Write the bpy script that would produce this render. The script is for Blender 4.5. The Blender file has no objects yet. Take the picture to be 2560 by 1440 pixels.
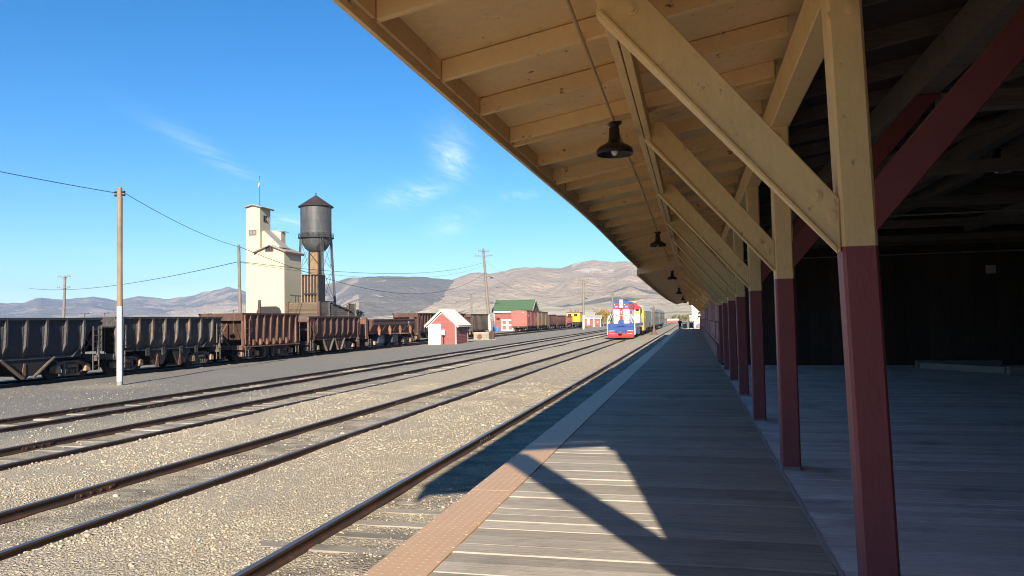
import bpy, math, random
import numpy as np
from mathutils import Vector, Matrix, noise
from math import sin, cos, pi, radians, atan2, tan, hypot

RND = random.Random(11)
sc = bpy.context.scene
COL = sc.collection

# ---------------------------------------------------------------- camera
PSI, THT, ROLL = radians(13.232), radians(2.330), radians(0.9)
_r = Vector((cos(PSI), sin(PSI), 0)); _fh = Vector((-sin(PSI), cos(PSI), 0))
_fw = _fh * cos(THT) + Vector((0, 0, 1)) * sin(THT)
_up = -_fh * sin(THT) + Vector((0, 0, 1)) * cos(THT)
_X = _r * cos(ROLL) - _up * sin(ROLL); _Y = _r * sin(ROLL) + _up * cos(ROLL); _Z = -_fw
cam = bpy.data.cameras.new('camera'); cam.lens = 27.0; cam.sensor_width = 36.0
cam.clip_start = 0.05; cam.clip_end = 30000
camo = bpy.data.objects.new('camera', cam); COL.objects.link(camo)
camo.matrix_world = Matrix(((_X.x, _Y.x, _Z.x, 0), (_X.y, _Y.y, _Z.y, 0), (_X.z, _Y.z, _Z.z, 2.46), (0, 0, 0, 1)))
sc.camera = camo

# ---------------------------------------------------------------- light
SUNDIR = Vector((0.465, -2.44, 1.0)).normalized()          # towards the sun
sl = bpy.data.lights.new('sun', 'SUN'); sl.energy = 4.1; sl.angle = radians(0.53); sl.color = (1.0, 0.885, 0.72)
so = bpy.data.objects.new('sun', sl); COL.objects.link(so)
so.rotation_euler = (-SUNDIR).to_track_quat('-Z', 'Y').to_euler(); so.location = (10, -30, 40)

w = bpy.data.worlds.new('World'); sc.world = w; w.use_nodes = True
nt = w.node_tree; nt.nodes.clear()
def N(t, **k):
    n = nt.nodes.new(t)
    for a, b in k.items(): setattr(n, a, b)
    return n
out = N('ShaderNodeOutputWorld'); bg = N('ShaderNodeBackground'); bg.inputs['Strength'].default_value = 0.076
sky = N('ShaderNodeTexSky', sky_type='NISHITA'); sky.sun_disc = False
sky.sun_elevation = math.asin(SUNDIR.z); sky.sun_rotation = atan2(SUNDIR.x, SUNDIR.y)
sky.altitude = 1900; sky.air_density = 1.0; sky.dust_density = 0.0; sky.ozone_density = 3.0
hsv = N('ShaderNodeHueSaturation'); hsv.inputs['Saturation'].default_value = 1.34; hsv.inputs['Value'].default_value = 0.82
nt.links.new(sky.outputs[0], hsv.inputs['Color'])
# thin cirrus high in the sky, laid out over the sky dome
tc = N('ShaderNodeTexCoord'); sep = N('ShaderNodeSeparateXYZ'); nt.links.new(tc.outputs['Generated'], sep.inputs[0])
def mth(op, a, b=None, c=None):
    n = N('ShaderNodeMath', operation=op)
    for i, v in enumerate((a, b, c)):
        if v is None: continue
        if isinstance(v, (int, float)): n.inputs[i].default_value = v
        else: nt.links.new(v, n.inputs[i])
    return n.outputs[0]
zc = mth('MAXIMUM', sep.outputs['Z'], 0.04)
px = mth('DIVIDE', sep.outputs['X'], zc); py = mth('DIVIDE', sep.outputs['Y'], zc)
comb = N('ShaderNodeCombineXYZ'); nt.links.new(px, comb.inputs[0]); nt.links.new(py, comb.inputs[1])
WISPS = [(-1.41, 4.44, 0.6, 0.10, 1.84, 0.46), (-2.15, 5.75, 0.7, 0.2, 2.2, 0.38), (-2.5, 7.8, 1.1, 0.2, 1.99, 0.34), (-2.75, 4.02, 0.7, 0.09, 1.84, 0.22), (-3.86, 6.9, 0.6, 0.3, 2.0, 0.3), (-1.35, 6.06, 0.2, 0.12, 2.0, 0.35), (0.6, 5.5, 1.2, 0.3, 2.0, 0.3), (3.0, 4.5, 1.0, 0.3, 1.9, 0.4), (-4.5, -2.5, 1.2, 0.3, 1.9, 0.4)]
def wisp(cx, cy, ax, ay, rot, amt):
    dx = mth('SUBTRACT', px, cx); dy = mth('SUBTRACT', py, cy); c_, s_ = cos(rot), sin(rot)
    u = mth('DIVIDE', mth('ADD', mth('MULTIPLY', dx, c_), mth('MULTIPLY', dy, s_)), ax); v = mth('DIVIDE', mth('ADD', mth('MULTIPLY', dx, -s_), mth('MULTIPLY', dy, c_)), ay)
    r2 = mth('ADD', mth('MULTIPLY', u, u), mth('MULTIPLY', v, v)); return mth('MULTIPLY', mth('POWER', 2.718, mth('MULTIPLY', r2, -1.0)), amt)
mp = N('ShaderNodeMapping'); mp.inputs['Rotation'].default_value = (0, 0, -0.38); mp.inputs['Scale'].default_value = (3.6, 0.7, 1)
nt.links.new(comb.outputs[0], mp.inputs[0])
n1 = N('ShaderNodeTexNoise'); n1.inputs['Scale'].default_value = 1.6; n1.inputs['Detail'].default_value = 8; n1.inputs['Roughness'].default_value = 0.66; n1.inputs['Distortion'].default_value = 1.6
nt.links.new(mp.outputs[0], n1.inputs['Vector'])
m1 = N('ShaderNodeMapRange'); m1.inputs['From Min'].default_value = 0.36; m1.inputs['From Max'].default_value = 0.78; nt.links.new(n1.outputs['Fac'], m1.inputs['Value'])
tot = None
for wd in WISPS:
    k = wisp(*wd); tot = k if tot is None else mth('ADD', tot, k)
cl = mth('MINIMUM', mth('MULTIPLY', m1.outputs[0], tot), 0.6)
mixc = N('ShaderNodeMixRGB'); mixc.inputs['Color2'].default_value = (9.5, 9.6, 9.7, 1)
nt.links.new(cl, mixc.inputs['Fac']); nt.links.new(hsv.outputs[0], mixc.inputs['Color1'])
nt.links.new(mixc.outputs[0], bg.inputs['Color']); nt.links.new(bg.outputs[0], out.inputs['Surface'])

vs = sc.view_settings; vs.view_transform = 'Standard'; vs.look = 'None'; vs.gamma = 1.0; vs.use_curve_mapping = False
vs.exposure = 1.5
sc.cycles.max_bounces = 10; sc.cycles.diffuse_bounces = 8; sc.cycles.filter_width = 1.05; sc.cycles.volume_bounces = 0
sc.cycles.use_denoising = True

# ---------------------------------------------------------------- helpers
def tag(o, label=None, cat=None, group=None, kind=None):
    if label: o['label'] = label
    if cat: o['category'] = cat
    if group: o['group'] = group
    if kind: o['kind'] = kind
    return o
def empty(name, loc=(0, 0, 0), rz=0.0, parent=None, **k):
    o = bpy.data.objects.new(name, None); COL.objects.link(o); o.location = loc; o.rotation_euler = (0, 0, rz)
    o.empty_display_size = 0.3
    if parent: o.parent = parent
    return tag(o, **k)
def inst(name, me, parent=None, loc=(0, 0, 0), rot=(0, 0, 0), scale=(1, 1, 1), **k):
    o = bpy.data.objects.new(name, me); COL.objects.link(o); o.location = loc; o.rotation_euler = rot; o.scale = scale
    if parent: o.parent = parent
    return tag(o, **k)
def copy_tree(o, parent=None, loc=None, **k):
    c = o.copy(); COL.objects.link(c); c.parent = parent
    if loc is not None: c.location = loc
    for ch in list(o.children): copy_tree(ch, c)
    return tag(c, **k)

class MB:
    def __init__(s): s.v = []; s.f = []; s.m = []; s.cur = 0
    def add(s, vs, fs):
        b = len(s.v); s.v += [tuple(p) for p in vs]
        for f in fs: s.f.append(tuple(i + b for i in f)); s.m.append(s.cur)
        return s
    def box(s, x0, x1, y0, y1, z0, z1):
        return s.add([(x0, y0, z0), (x1, y0, z0), (x1, y1, z0), (x0, y1, z0), (x0, y0, z1), (x1, y0, z1), (x1, y1, z1), (x0, y1, z1)],
                     [(0, 3, 2, 1), (4, 5, 6, 7), (0, 1, 5, 4), (1, 2, 6, 5), (2, 3, 7, 6), (3, 0, 4, 7)])
    def beam(s, p, q, w, h, up=(0, 0, 1)):
        p, q = Vector(p), Vector(q); d = (q - p).normalized(); u = Vector(up)
        sd = d.cross(u)
        if sd.length < 1e-4: sd = d.cross(Vector((1, 0, 0)))
        sd.normalize(); u = sd.cross(d).normalized()
        a, b = sd * (w / 2), u * (h / 2); vs = []
        for c in (p, q): vs += [c - a - b, c + a - b, c + a + b, c - a + b]
        return s.add(vs, [(0, 3, 2, 1), (4, 5, 6, 7), (0, 1, 5, 4), (1, 2, 6, 5), (2, 3, 7, 6), (3, 0, 4, 7)])
    def cyl(s, p, q, r0, r1=None, n=10):
        r1 = r0 if r1 is None else r1
        p, q = Vector(p), Vector(q); d = (q - p).normalized()
        a = d.cross(Vector((0, 0, 1)))
        if a.length < 1e-3: a = Vector((1, 0, 0))
        a.normalize(); b = d.cross(a); vs = []
        for c, r in ((p, r0), (q, r1)):
            for i in range(n): t = 2 * pi * i / n; vs.append(c + a * (r * cos(t)) + b * (r * sin(t)))
        fs = [(i, (i + 1) % n, n + (i + 1) % n, n + i) for i in range(n)]
        fs += [tuple(range(n - 1, -1, -1)), tuple(range(n, 2 * n))]
        return s.add(vs, fs)
    def lathe(s, c, prof, n=20, axis='z'):
        vs = []
        for r, h in prof:
            for i in range(n):
                t = 2 * pi * i / n; x, y = r * cos(t), r * sin(t)
                vs.append((c[0] + x, c[1] + y, c[2] + h) if axis == 'z' else (c[0] + h, c[1] + x, c[2] + y))
        fs = []
        for k in range(len(prof) - 1):
            for i in range(n):
                j = (i + 1) % n; fs.append((k * n + i, k * n + j, (k + 1) * n + j, (k + 1) * n + i))
        fs += [tuple(range(n - 1, -1, -1)), tuple(range((len(prof) - 1) * n, len(prof) * n))]
        return s.add(vs, fs)
    def prism(s, pts, axis, a0, a1):
        """polygon pts extruded along axis from a0 to a1; pts are the two other coordinates in x,y,z order"""
        def P(u, v, t): return {'x': (t, u, v), 'y': (u, t, v), 'z': (u, v, t)}[axis]
        n = len(pts); vs = [P(u, v, a0) for u, v in pts] + [P(u, v, a1) for u, v in pts]
        fs = [(i, (i + 1) % n, n + (i + 1) % n, n + i) for i in range(n)] + [tuple(range(n - 1, -1, -1)), tuple(range(n, 2 * n))]
        return s.add(vs, fs)
    def tube(s, pts, r, n=5):
        pts = [Vector(p) for p in pts]; vs = []
        for i, p in enumerate(pts):
            d = (pts[min(i + 1, len(pts) - 1)] - pts[max(i - 1, 0)]).normalized()
            a = d.cross(Vector((0, 0, 1)))
            if a.length < 1e-3: a = Vector((1, 0, 0))
            a.normalize(); b = d.cross(a)
            for k in range(n): t = 2 * pi * k / n; vs.append(p + a * (r * cos(t)) + b * (r * sin(t)))
        fs = []
        for i in range(len(pts) - 1):
            for k in range(n): j = (k + 1) % n; fs.append((i * n + k, i * n + j, (i + 1) * n + j, (i + 1) * n + k))
        fs += [tuple(range(n - 1, -1, -1)), tuple(range((len(pts) - 1) * n, len(pts) * n))]
        return s.add(vs, fs)
    def mesh(s, name, mats, smooth=None, bevel=0):
        me = bpy.data.meshes.new(name); me.from_pydata(s.v, [], s.f)
        for m in (mats if isinstance(mats, (list, tuple)) else [mats]): me.materials.append(m)
        if any(s.m): me.polygons.foreach_set('material_index', s.m)
        import bmesh
        bm = bmesh.new(); bm.from_mesh(me); bmesh.ops.recalc_face_normals(bm, faces=bm.faces)
        if bevel:
            bmesh.ops.bevel(bm, geom=[e for e in bm.edges if len(e.link_faces) == 2 and e.calc_face_angle(0) > 0.5], offset=bevel, segments=1, affect='EDGES', clamp_overlap=True)
        bm.to_mesh(me); bm.free()
        if smooth is not None:
            me.polygons.foreach_set('use_smooth', [True] * len(me.polygons)); me.set_sharp_from_angle(angle=radians(smooth))
        me.update(); return me
    def build(s, name, mats, parent=None, smooth=None, bevel=0, loc=(0, 0, 0), rot=(0, 0, 0), **k):
        return inst(name, s.mesh(name, mats, smooth, bevel), parent, loc, rot, **k)

def lettering(txt, name, mat, parent, loc, rot, size, align='CENTER', sx=1.0):
    cu = bpy.data.curves.new(name, 'FONT'); cu.body = txt; cu.size = size; cu.align_x = align; cu.align_y = 'CENTER'; cu.extrude = 0.004
    t = bpy.data.objects.new(name, cu); COL.objects.link(t)
    dg = bpy.context.evaluated_depsgraph_get(); me = bpy.data.meshes.new_from_object(t.evaluated_get(dg)); bpy.data.objects.remove(t)
    me.materials.clear(); me.materials.append(mat)
    return inst(name, me, parent, loc, rot, (sx, 1, 1))

# ---------------------------------------------------------------- materials
def lin(h):
    h = h.lstrip('#'); o = []
    for i in (0, 2, 4):
        c = int(h[i:i + 2], 16) / 255; o.append(c / 12.92 if c <= 0.04045 else ((c + 0.055) / 1.055) ** 2.4)
    return tuple(o)
class NT:
    def __init__(s, name):
        s.mat = bpy.data.materials.new(name); s.mat.use_nodes = True; s.t = s.mat.node_tree; s.t.nodes.clear()
        s.o = s.n('ShaderNodeOutputMaterial'); s.b = s.n('ShaderNodeBsdfPrincipled'); s.l(s.b.outputs[0], s.o.inputs['Surface'])
    def n(s, t, **k):
        n = s.t.nodes.new(t)
        for a, b in k.items(): setattr(n, a, b)
        return n
    def l(s, a, b): s.t.links.new(a, b)
    def val(s, v, inp):
        if isinstance(v, (int, float)): inp.default_value = v
        elif isinstance(v, tuple): inp.default_value = (*v, 1) if len(v) == 3 and len(inp.default_value) == 4 else v
        else: s.l(v, inp)
    def m(s, op, a, b=0.0, c=0.0, clamp=False):
        n = s.n('ShaderNodeMath', operation=op); n.use_clamp = clamp
        for i, v in enumerate((a, b, c)): s.val(v, n.inputs[i])
        return n.outputs[0]
    def pos(s):
        return s.n('ShaderNodeNewGeometry').outputs['Position']
    def coords(s, scale=(1, 1, 1), obj=False):
        if obj:
            c = s.n('ShaderNodeTexCoord').outputs['Object']; oi = s.n('ShaderNodeObjectInfo')
            v = s.n('ShaderNodeVectorMath', operation='MULTIPLY_ADD'); s.l(c, v.inputs[0]); v.inputs[1].default_value = scale
            k = s.n('ShaderNodeCombineXYZ'); r = s.m('MULTIPLY', oi.outputs['Random'], 97.0)
            for i in range(3): s.l(r, k.inputs[i])
            s.l(k.outputs[0], v.inputs[2]); return v.outputs[0]
        v = s.n('ShaderNodeVectorMath', operation='MULTIPLY'); s.l(s.pos(), v.inputs[0]); v.inputs[1].default_value = scale; return v.outputs[0]
    def noise(s, vec, scale=1, detail=4, rough=0.55, dist=0.0):
        n = s.n('ShaderNodeTexNoise'); s.l(vec, n.inputs['Vector']); n.inputs['Scale'].default_value = scale
        n.inputs['Detail'].default_value = detail; n.inputs['Roughness'].default_value = rough; n.inputs['Distortion'].default_value = dist
        return n.outputs['Fac']
    def ramp(s, f, lo, hi):
        n = s.n('ShaderNodeMapRange'); n.inputs['From Min'].default_value = lo; n.inputs['From Max'].default_value = hi; s.l(f, n.inputs['Value']); return n.outputs[0]
    def mix(s, f, a, b, mode='MIX'):
        n = s.n('ShaderNodeMixRGB', blend_type=mode); s.val(f, n.inputs[0]); s.val(a, n.inputs[1]); s.val(b, n.inputs[2]); return n.outputs[0]
    def vary(s, c, amt):
        oi = s.n('ShaderNodeObjectInfo'); h = s.n('ShaderNodeHueSaturation'); s.val(c, h.inputs['Color'])
        s.l(s.m('MULTIPLY_ADD', oi.outputs['Random'], 2 * amt, 1 - amt), h.inputs['Value']); return h.outputs[0]
    def bump(s, h, dist=0.01, strength=0.6):
        n = s.n('ShaderNodeBump'); n.inputs['Distance'].default_value = dist; n.inputs['Strength'].default_value = strength; s.l(h, n.inputs['Height']); s.l(n.outputs[0], s.b.inputs['Normal'])
    def done(s, c, rough=0.7, metal=0.0, spec=0.35):
        s.val(c, s.b.inputs['Base Color']); s.val(rough, s.b.inputs['Roughness']); s.b.inputs['Metallic'].default_value = metal
        s.b.inputs['Specular IOR Level'].default_value = spec; return s.mat

def paint(name, c, dirt=0.25, dcol=(0.12, 0.09, 0.06), rough=0.55, vary=0.0, scale=3.0, stretch=(1, 1, 1), bump=0.002, obj=False, chip=None):
    t = NT(name); v = t.coords(stretch, obj)
    f = t.noise(v, scale, 6, 0.65); g = t.noise(v, scale * 9, 4, 0.6)
    c2 = t.mix(t.m('MULTIPLY', t.ramp(f, 0.42, 0.8), dirt), c, dcol)
    c2 = t.mix(t.m('MULTIPLY', g, 0.18), c2, (0.02, 0.02, 0.02))
    if chip: c2 = t.mix(t.m('MULTIPLY', t.ramp(t.noise(v, scale * 5, 5, 0.7), 0.64, 0.68), 0.9), c2, chip)
    if vary: c2 = t.vary(c2, vary)
    t.bump(t.noise(v, scale * 14, 3), bump, 0.7); return t.done(c2, rough)
def wood(name, c1, c2, vary=0.18, grain=(0.7, 14, 14), rough=0.8, bump=0.004, obj=True, stain=0.4, scol=(0.03, 0.026, 0.022), spec=0.3):
    t = NT(name); v = t.coords(grain, obj); g = t.noise(v, 2.2, 7, 0.68, 0.6); g2 = t.noise(v, 9, 4, 0.7)
    c = t.mix(t.ramp(g, 0.3, 0.72), c1, c2); c = t.mix(t.m('MULTIPLY', t.ramp(g2, 0.5, 0.78), 0.55), c, scol)
    v2 = t.coords((1, 1, 1)); s = t.noise(v2, 1.3, 5, 0.6); c = t.mix(t.m('MULTIPLY', t.ramp(s, 0.52, 0.78), stain), c, scol)
    c = t.vary(c, vary); t.bump(t.m('ADD', g, t.m('MULTIPLY', g2, 0.5)), bump, 0.8); return t.done(c, rough, 0, spec)
def rusty(name, base, rust, amt=0.5, streak=True, rough=0.75, vary=0.08, scale=1.6, rust2=(0.06, 0.028, 0.018)):
    t = NT(name); v = t.coords((1.6, 1.6, 0.35) if streak else (1, 1, 1)); f = t.noise(v, scale, 8, 0.68, 0.4)
    lo = 0.62 - 0.3 * amt
    c = t.mix(t.ramp(f, lo, lo + 0.16), base, rust); g = t.noise(t.coords((1, 1, 0.7)), scale * 3.5, 6, 0.7)
    c = t.mix(t.m('MULTIPLY', t.ramp(g, 0.5, 0.7), 0.6), c, rust2); c = t.vary(c, vary)
    t.bump(g, 0.006, 0.5); return t.done(c, rough, 0, 0.3)
def flat(name, c, rough=0.6, metal=0.0, spec=0.4):
    t = NT(name); f = t.noise(t.coords(), 6, 4); return t.done(t.mix(t.m('MULTIPLY', f, 0.25), c, tuple(x * 0.6 for x in c)), rough, metal, spec)

M = {}
YEL = (0.88, 0.63, 0.29); RED = (0.29, 0.078, 0.078)
M['yellow'] = paint('yellow_paint', YEL, 0.24, (0.42, 0.28, 0.13), 0.6, 0.07, 2.4, (1, 1, 0.5), 0.004, chip=(0.40, 0.30, 0.19))
M['soffit'] = paint('soffit_paint', (0.88, 0.63, 0.33), 0.26, (0.40, 0.25, 0.11), 0.7, 0.08, 1.8, (1, 1, 1), 0.003, chip=(0.22, 0.10, 0.04))
M['red'] = paint('maroon_paint', RED, 0.25, (0.14, 0.045, 0.045), 0.5, 0.06, 2.4, (1, 1, 0.3), 0.004, chip=(0.20, 0.10, 0.085))
M['red_wall'] = paint('maroon_wall_paint', (0.36, 0.15, 0.15), 0.35, (0.12, 0.05, 0.05), 0.6, 0.16, 2.0, (1, 1, 0.3), 0.004)
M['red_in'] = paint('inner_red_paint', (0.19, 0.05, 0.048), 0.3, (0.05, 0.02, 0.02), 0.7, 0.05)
M['deck'] = wood('deck_wood', (0.47, 0.42, 0.345), (0.355, 0.315, 0.26), 0.18)
M['floor'] = wood('floor_wood', (0.82, 0.81, 0.79), (0.66, 0.655, 0.645), 0.13, stain=0.5, scol=(0.10, 0.10, 0.105))
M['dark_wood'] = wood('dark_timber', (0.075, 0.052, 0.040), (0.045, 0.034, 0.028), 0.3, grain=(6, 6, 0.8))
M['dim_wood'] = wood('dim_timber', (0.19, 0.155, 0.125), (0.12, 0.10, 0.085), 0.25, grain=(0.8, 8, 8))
M['kerb_wood'] = wood('kerb_timber', (0.34, 0.32, 0.30), (0.24, 0.225, 0.21), 0.25)
M['tie'] = wood('tie_wood', (0.36, 0.315, 0.245), (0.24, 0.21, 0.165), 0.3, stain=0.5)
M['grey_wood'] = wood('grey_wood', (0.24, 0.19, 0.14), (0.13, 0.10, 0.075), 0.3, grain=(6, 6, 0.6))
M['plank_wood'] = wood('plank_wood', (0.17, 0.125, 0.085), (0.09, 0.062, 0.042), 0.3, grain=(1, 1, 9), obj=True)
M['pole_wood'] = wood('pole_wood', (0.30, 0.20, 0.105), (0.20, 0.13, 0.07), 0.15, grain=(9, 9, 0.5))
M['pole_grey'] = wood('pole_grey_wood', (0.24, 0.21, 0.175), (0.15, 0.13, 0.11), 0.2, grain=(9, 9, 0.5))
M['white'] = paint('white_paint', (0.60, 0.59, 0.565), 0.12, (0.4, 0.35, 0.28), 0.5, 0.02, 2.0, (1, 1, 0.4))
M['strip'] = paint('strip_paint', (0.62, 0.40, 0.225), 0.22, (0.38, 0.22, 0.13), 0.5, 0.05, 1.6, (1, 1, 1), 0.001)
M['steel_edge'] = flat('edge_steel', (0.45, 0.45, 0.44), 0.5, 0.0)
M['rail'] = rusty('rail_steel', (0.050, 0.032, 0.026), (0.095, 0.048, 0.03), 0.45, False, 0.6, 0.05, 2.0)
M['rail_top'] = flat('rail_tread', (0.16, 0.125, 0.11), 0.35, 0.6)
M['rust'] = rusty('rust_brown', (0.078, 0.044, 0.036), (0.15, 0.078, 0.052), 0.42)
M['rust2'] = rusty('rust_orange', (0.14, 0.072, 0.052), (0.26, 0.13, 0.075), 0.45)
M['rust3'] = rusty('rust_maroon', (0.105, 0.056, 0.048), (0.07, 0.04, 0.034), 0.5)
M['black'] = rusty('black_steel', (0.036, 0.040, 0.052), (0.055, 0.050, 0.052), 0.28)
M['worn'] = rusty('worn_black_steel', (0.045, 0.042, 0.042), (0.19, 0.175, 0.165), 0.30, rust2=(0.085, 0.05, 0.036), scale=2.6)
M['black_rib'] = rusty('black_rib_steel', (0.085, 0.083, 0.085), (0.14, 0.125, 0.11), 0.35)
M['worn_rib'] = rusty('worn_rib_steel', (0.13, 0.115, 0.10), (0.22, 0.13, 0.08), 0.4)
M['iron'] = flat('dark_iron', (0.022, 0.021, 0.021), 0.7)
M['iron_edge'] = rusty('worn_iron', (0.10, 0.09, 0.08), (0.16, 0.11, 0.075), 0.5)
M['journal'] = rusty('journal_rust', (0.34, 0.23, 0.15), (0.24, 0.11, 0.06), 0.4, False)
M['lamp'] = flat('lamp_enamel', (0.030, 0.026, 0.030), 0.35)
M['lamp_in'] = flat('lamp_inner', (0.08, 0.075, 0.08), 0.5)
M['bulb'] = flat('bulb_glass', (0.85, 0.84, 0.80), 0.25)
M['conduit'] = paint('conduit_paint', (0.52, 0.37, 0.17), 0.2, (0.2, 0.12, 0.06), 0.5)
M['cream'] = paint('cream_siding', (0.49, 0.445, 0.325), 0.22, (0.33, 0.26, 0.17), 0.7, 0.0, 0.55, (1, 1, 3), 0.01, chip=(0.26, 0.20, 0.13))
M['roof_grey'] = flat('grey_roofing', (0.34, 0.31, 0.28), 0.8)
M['tank'] = rusty('tank_steel', (0.066, 0.069, 0.076), (0.10, 0.102, 0.108), 0.5, True, 0.45, 0.10, 0.6, rust2=(0.06, 0.06, 0.065))
M['tank_roof'] = rusty('tank_roof', (0.040, 0.031, 0.031), (0.065, 0.042, 0.037), 0.4, False, 0.6, 0.05, 0.7)
M['tan_wood'] = wood('tan_casing', (0.28, 0.18, 0.10), (0.20, 0.125, 0.07), 0.1, grain=(4, 4, 0.6))
M['shed_red'] = paint('shed_red', (0.29, 0.095, 0.08), 0.2, (0.18, 0.065, 0.055), 0.65, 0.08, 1.5, (1, 1, 4))
M['green_roof'] = paint('green_shingle', (0.075, 0.135, 0.072), 0.2, (0.06, 0.1, 0.05), 0.85, 0.0, 2.0, (1, 1, 2))
M['metal_roof'] = flat('metal_roof', (0.17, 0.165, 0.16), 0.5, 0.1)
M['roof_seam'] = flat('roof_seam', (0.50, 0.49, 0.48), 0.45, 0.1)
M['glass'] = flat('dark_glass', (0.02, 0.025, 0.03), 0.1, 0, 0.6)
M['pane'] = flat('dusty_pane', (0.22, 0.21, 0.20), 0.3, 0, 0.5)
M['brown_trim'] = flat('brown_trim', (0.13, 0.085, 0.06), 0.7)
M['loco_red'] = paint('loco_red', (0.5, 0.04, 0.04), 0.06, (0.3, 0.05, 0.04), 0.3, 0, 2)
M['loco_blue'] = paint('loco_blue', (0.035, 0.075, 0.26), 0.08, (0.02, 0.04, 0.12), 0.3, 0, 2)
M['loco_white'] = paint('loco_white', (0.60, 0.60, 0.595), 0.06, (0.5, 0.5, 0.48), 0.3, 0, 2)
M['loco_yellow'] = paint('loco_yellow', (0.70, 0.43, 0.02), 0.08, (0.5, 0.3, 0.05), 0.35, 0, 2)
M['ochre'] = paint('ochre_paint', (0.42, 0.27, 0.07), 0.2, (0.25, 0.16, 0.05), 0.5, 0, 2)
M['coach'] = paint('coach_paint', (0.24, 0.225, 0.175), 0.2, (0.14, 0.13, 0.10), 0.5, 0.05, 1.2)
M['coach_green'] = paint('coach_green', (0.17, 0.20, 0.155), 0.2, (0.10, 0.11, 0.09), 0.5, 0.05, 1.2)
M['coach_roof'] = flat('coach_roof', (0.52, 0.51, 0.48), 0.5)
M['box_red'] = paint('boxcar_red', (0.34, 0.12, 0.1), 0.2, (0.3, 0.12, 0.1), 0.7, 0.04, 1.4, (1, 1, 0.4))
M['box_brown'] = paint('boxcar_brown', (0.29, 0.19, 0.085), 0.2, (0.18, 0.11, 0.05), 0.7, 0.04, 1.4, (1, 1, 0.4))
M['blue_drum'] = flat('blue_drum', (0.05, 0.22, 0.55), 0.4)
M['wire'] = flat('cable_black', (0.02, 0.02, 0.02), 0.6)
M['skin'] = flat('skin', (0.45, 0.27, 0.19), 0.6)
M['cloth_grey'] = flat('grey_cloth', (0.22, 0.20, 0.23), 0.9)
M['cloth_dark'] = flat('dark_cloth', (0.04, 0.04, 0.055), 0.9)
M['hair'] = flat('hair', (0.02, 0.014, 0.01), 0.8)
M['stone'] = None

PZ = 0.94        # platform level
RH = 0.13        # railhead level
# ================================================================ ground
def sstep(a, b, x):
    t = min(1, max(0, (x - a) / (b - a))); return t * t * (3 - 2 * t)
TRACKS = [(-4.18, -2.675), (-8.56, -7.055), (-12.96, -11.455), (-17.12, -15.615), (-28.9, -27.395)]
def gz(x, y):
    far = 1 - sstep(60, 130, hypot(x, y))
    if far <= 0: return 0.0
    n = noise.noise((x * 0.9, y * 0.5, 3.1)) * 0.022 + noise.noise((x * 3.1, y * 2.3, 7.7)) * 0.012
    b = 0.0
    b += 0.105 * sstep(-11.62, -11.3, x) * (1 - sstep(-9.4, -8.5, x))
    b += 0.085 * sstep(-7.2, -6.8, x) * (1 - sstep(-5.6, -4.7, x))
    b += 0.06 * sstep(-15.7, -15.2, x) * (1 - sstep(-13.9, -13.1, x))
    b += 0.05 * sstep(-26, -24, x) * (1 - sstep(-18.6, -17.1, x))
    b *= 0.6 + 0.8 * noise.noise((x * 0.3, y * 0.12, 1.0)) + 0.35
    for a, c in TRACKS:
        if a - 0.1 < x < c + 0.1: b -= 0.006
    k = 0.0 if x > -2.3 else 1.0
    return (n + b) * far * k - (0.02 if k == 0 else 0)
xs = np.unique(np.concatenate([np.linspace(-20, -2, 121), np.linspace(-45, -20, 51), np.linspace(-2, 20, 8), -45 - np.geomspace(5, 11600, 26), 20 + np.geomspace(5, 11600, 22)]))
ys = np.unique(np.concatenate([np.linspace(-4, 30, 171), np.linspace(30, 110, 100), 110 + np.geomspace(4, 11500, 34), -4 - np.geomspace(3, 11600, 20)]))
mb = MB(); nx, ny = len(xs), len(ys)
mb.v = [(x, y, gz(x, y) if (-46 < x < -1 and -4 <= y < 131) else 0.0) for y in ys for x in xs]
mb.f = [(j * nx + i, j * nx + i + 1, (j + 1) * nx + i + 1, (j + 1) * nx + i) for j in range(ny - 1) for i in range(nx - 1)]
mb.m = [0] * len(mb.f)
t = NT('ground_gravel'); P = t.pos(); sp = t.n('ShaderNodeSeparateXYZ'); t.l(P, sp.inputs[0]); X, Y = sp.outputs['X'], sp.outputs['Y']
c1 = t.coords()
big = t.noise(c1, 0.35, 5, 0.6); mid = t.noise(c1, 2.2, 5, 0.65)
vo = t.n('ShaderNodeTexVoronoi'); t.l(c1, vo.inputs['Vector']); vo.inputs['Scale'].default_value = 34; vo.inputs['Randomness'].default_value = 1
vo2 = t.n('ShaderNodeTexVoronoi'); t.l(c1, vo2.inputs['Vector']); vo2.inputs['Scale'].default_value = 75
cells = t.n('ShaderNodeSeparateXYZ'); t.l(vo.outputs['Color'], cells.inputs[0])
cells2 = t.n('ShaderNodeSeparateXYZ'); t.l(vo2.outputs['Color'], cells2.inputs[0])
tan_ = t.mix(cells.outputs['X'], (0.57, 0.485, 0.35), (0.45, 0.375, 0.27)); tan_ = t.mix(t.ramp(cells.outputs['Y'], 0.86, 0.9), tan_, (0.74, 0.66, 0.50))
tan_ = t.mix(t.m('MULTIPLY', cells2.outputs['X'], 0.35), tan_, (0.30, 0.255, 0.19))
tan_ = t.mix(t.m('MULTIPLY', t.ramp(mid, 0.5, 0.75), 0.35), tan_, (0.42, 0.36, 0.265))
dark = t.mix(cells.outputs['X'], (0.38, 0.352, 0.30), (0.275, 0.255, 0.22)); dark = t.mix(t.ramp(cells.outputs['Y'], 0.9, 0.93), dark, (0.32, 0.295, 0.25))
dark = t.mix(t.m('MULTIPLY', cells2.outputs['Y'], 0.4), dark, (0.075, 0.072, 0.07))
wob = t.m('MULTIPLY_ADD', big, 5.0, -2.5); wob2 = t.m('MULTIPLY_ADD', mid, 1.8, -0.9)
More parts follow.
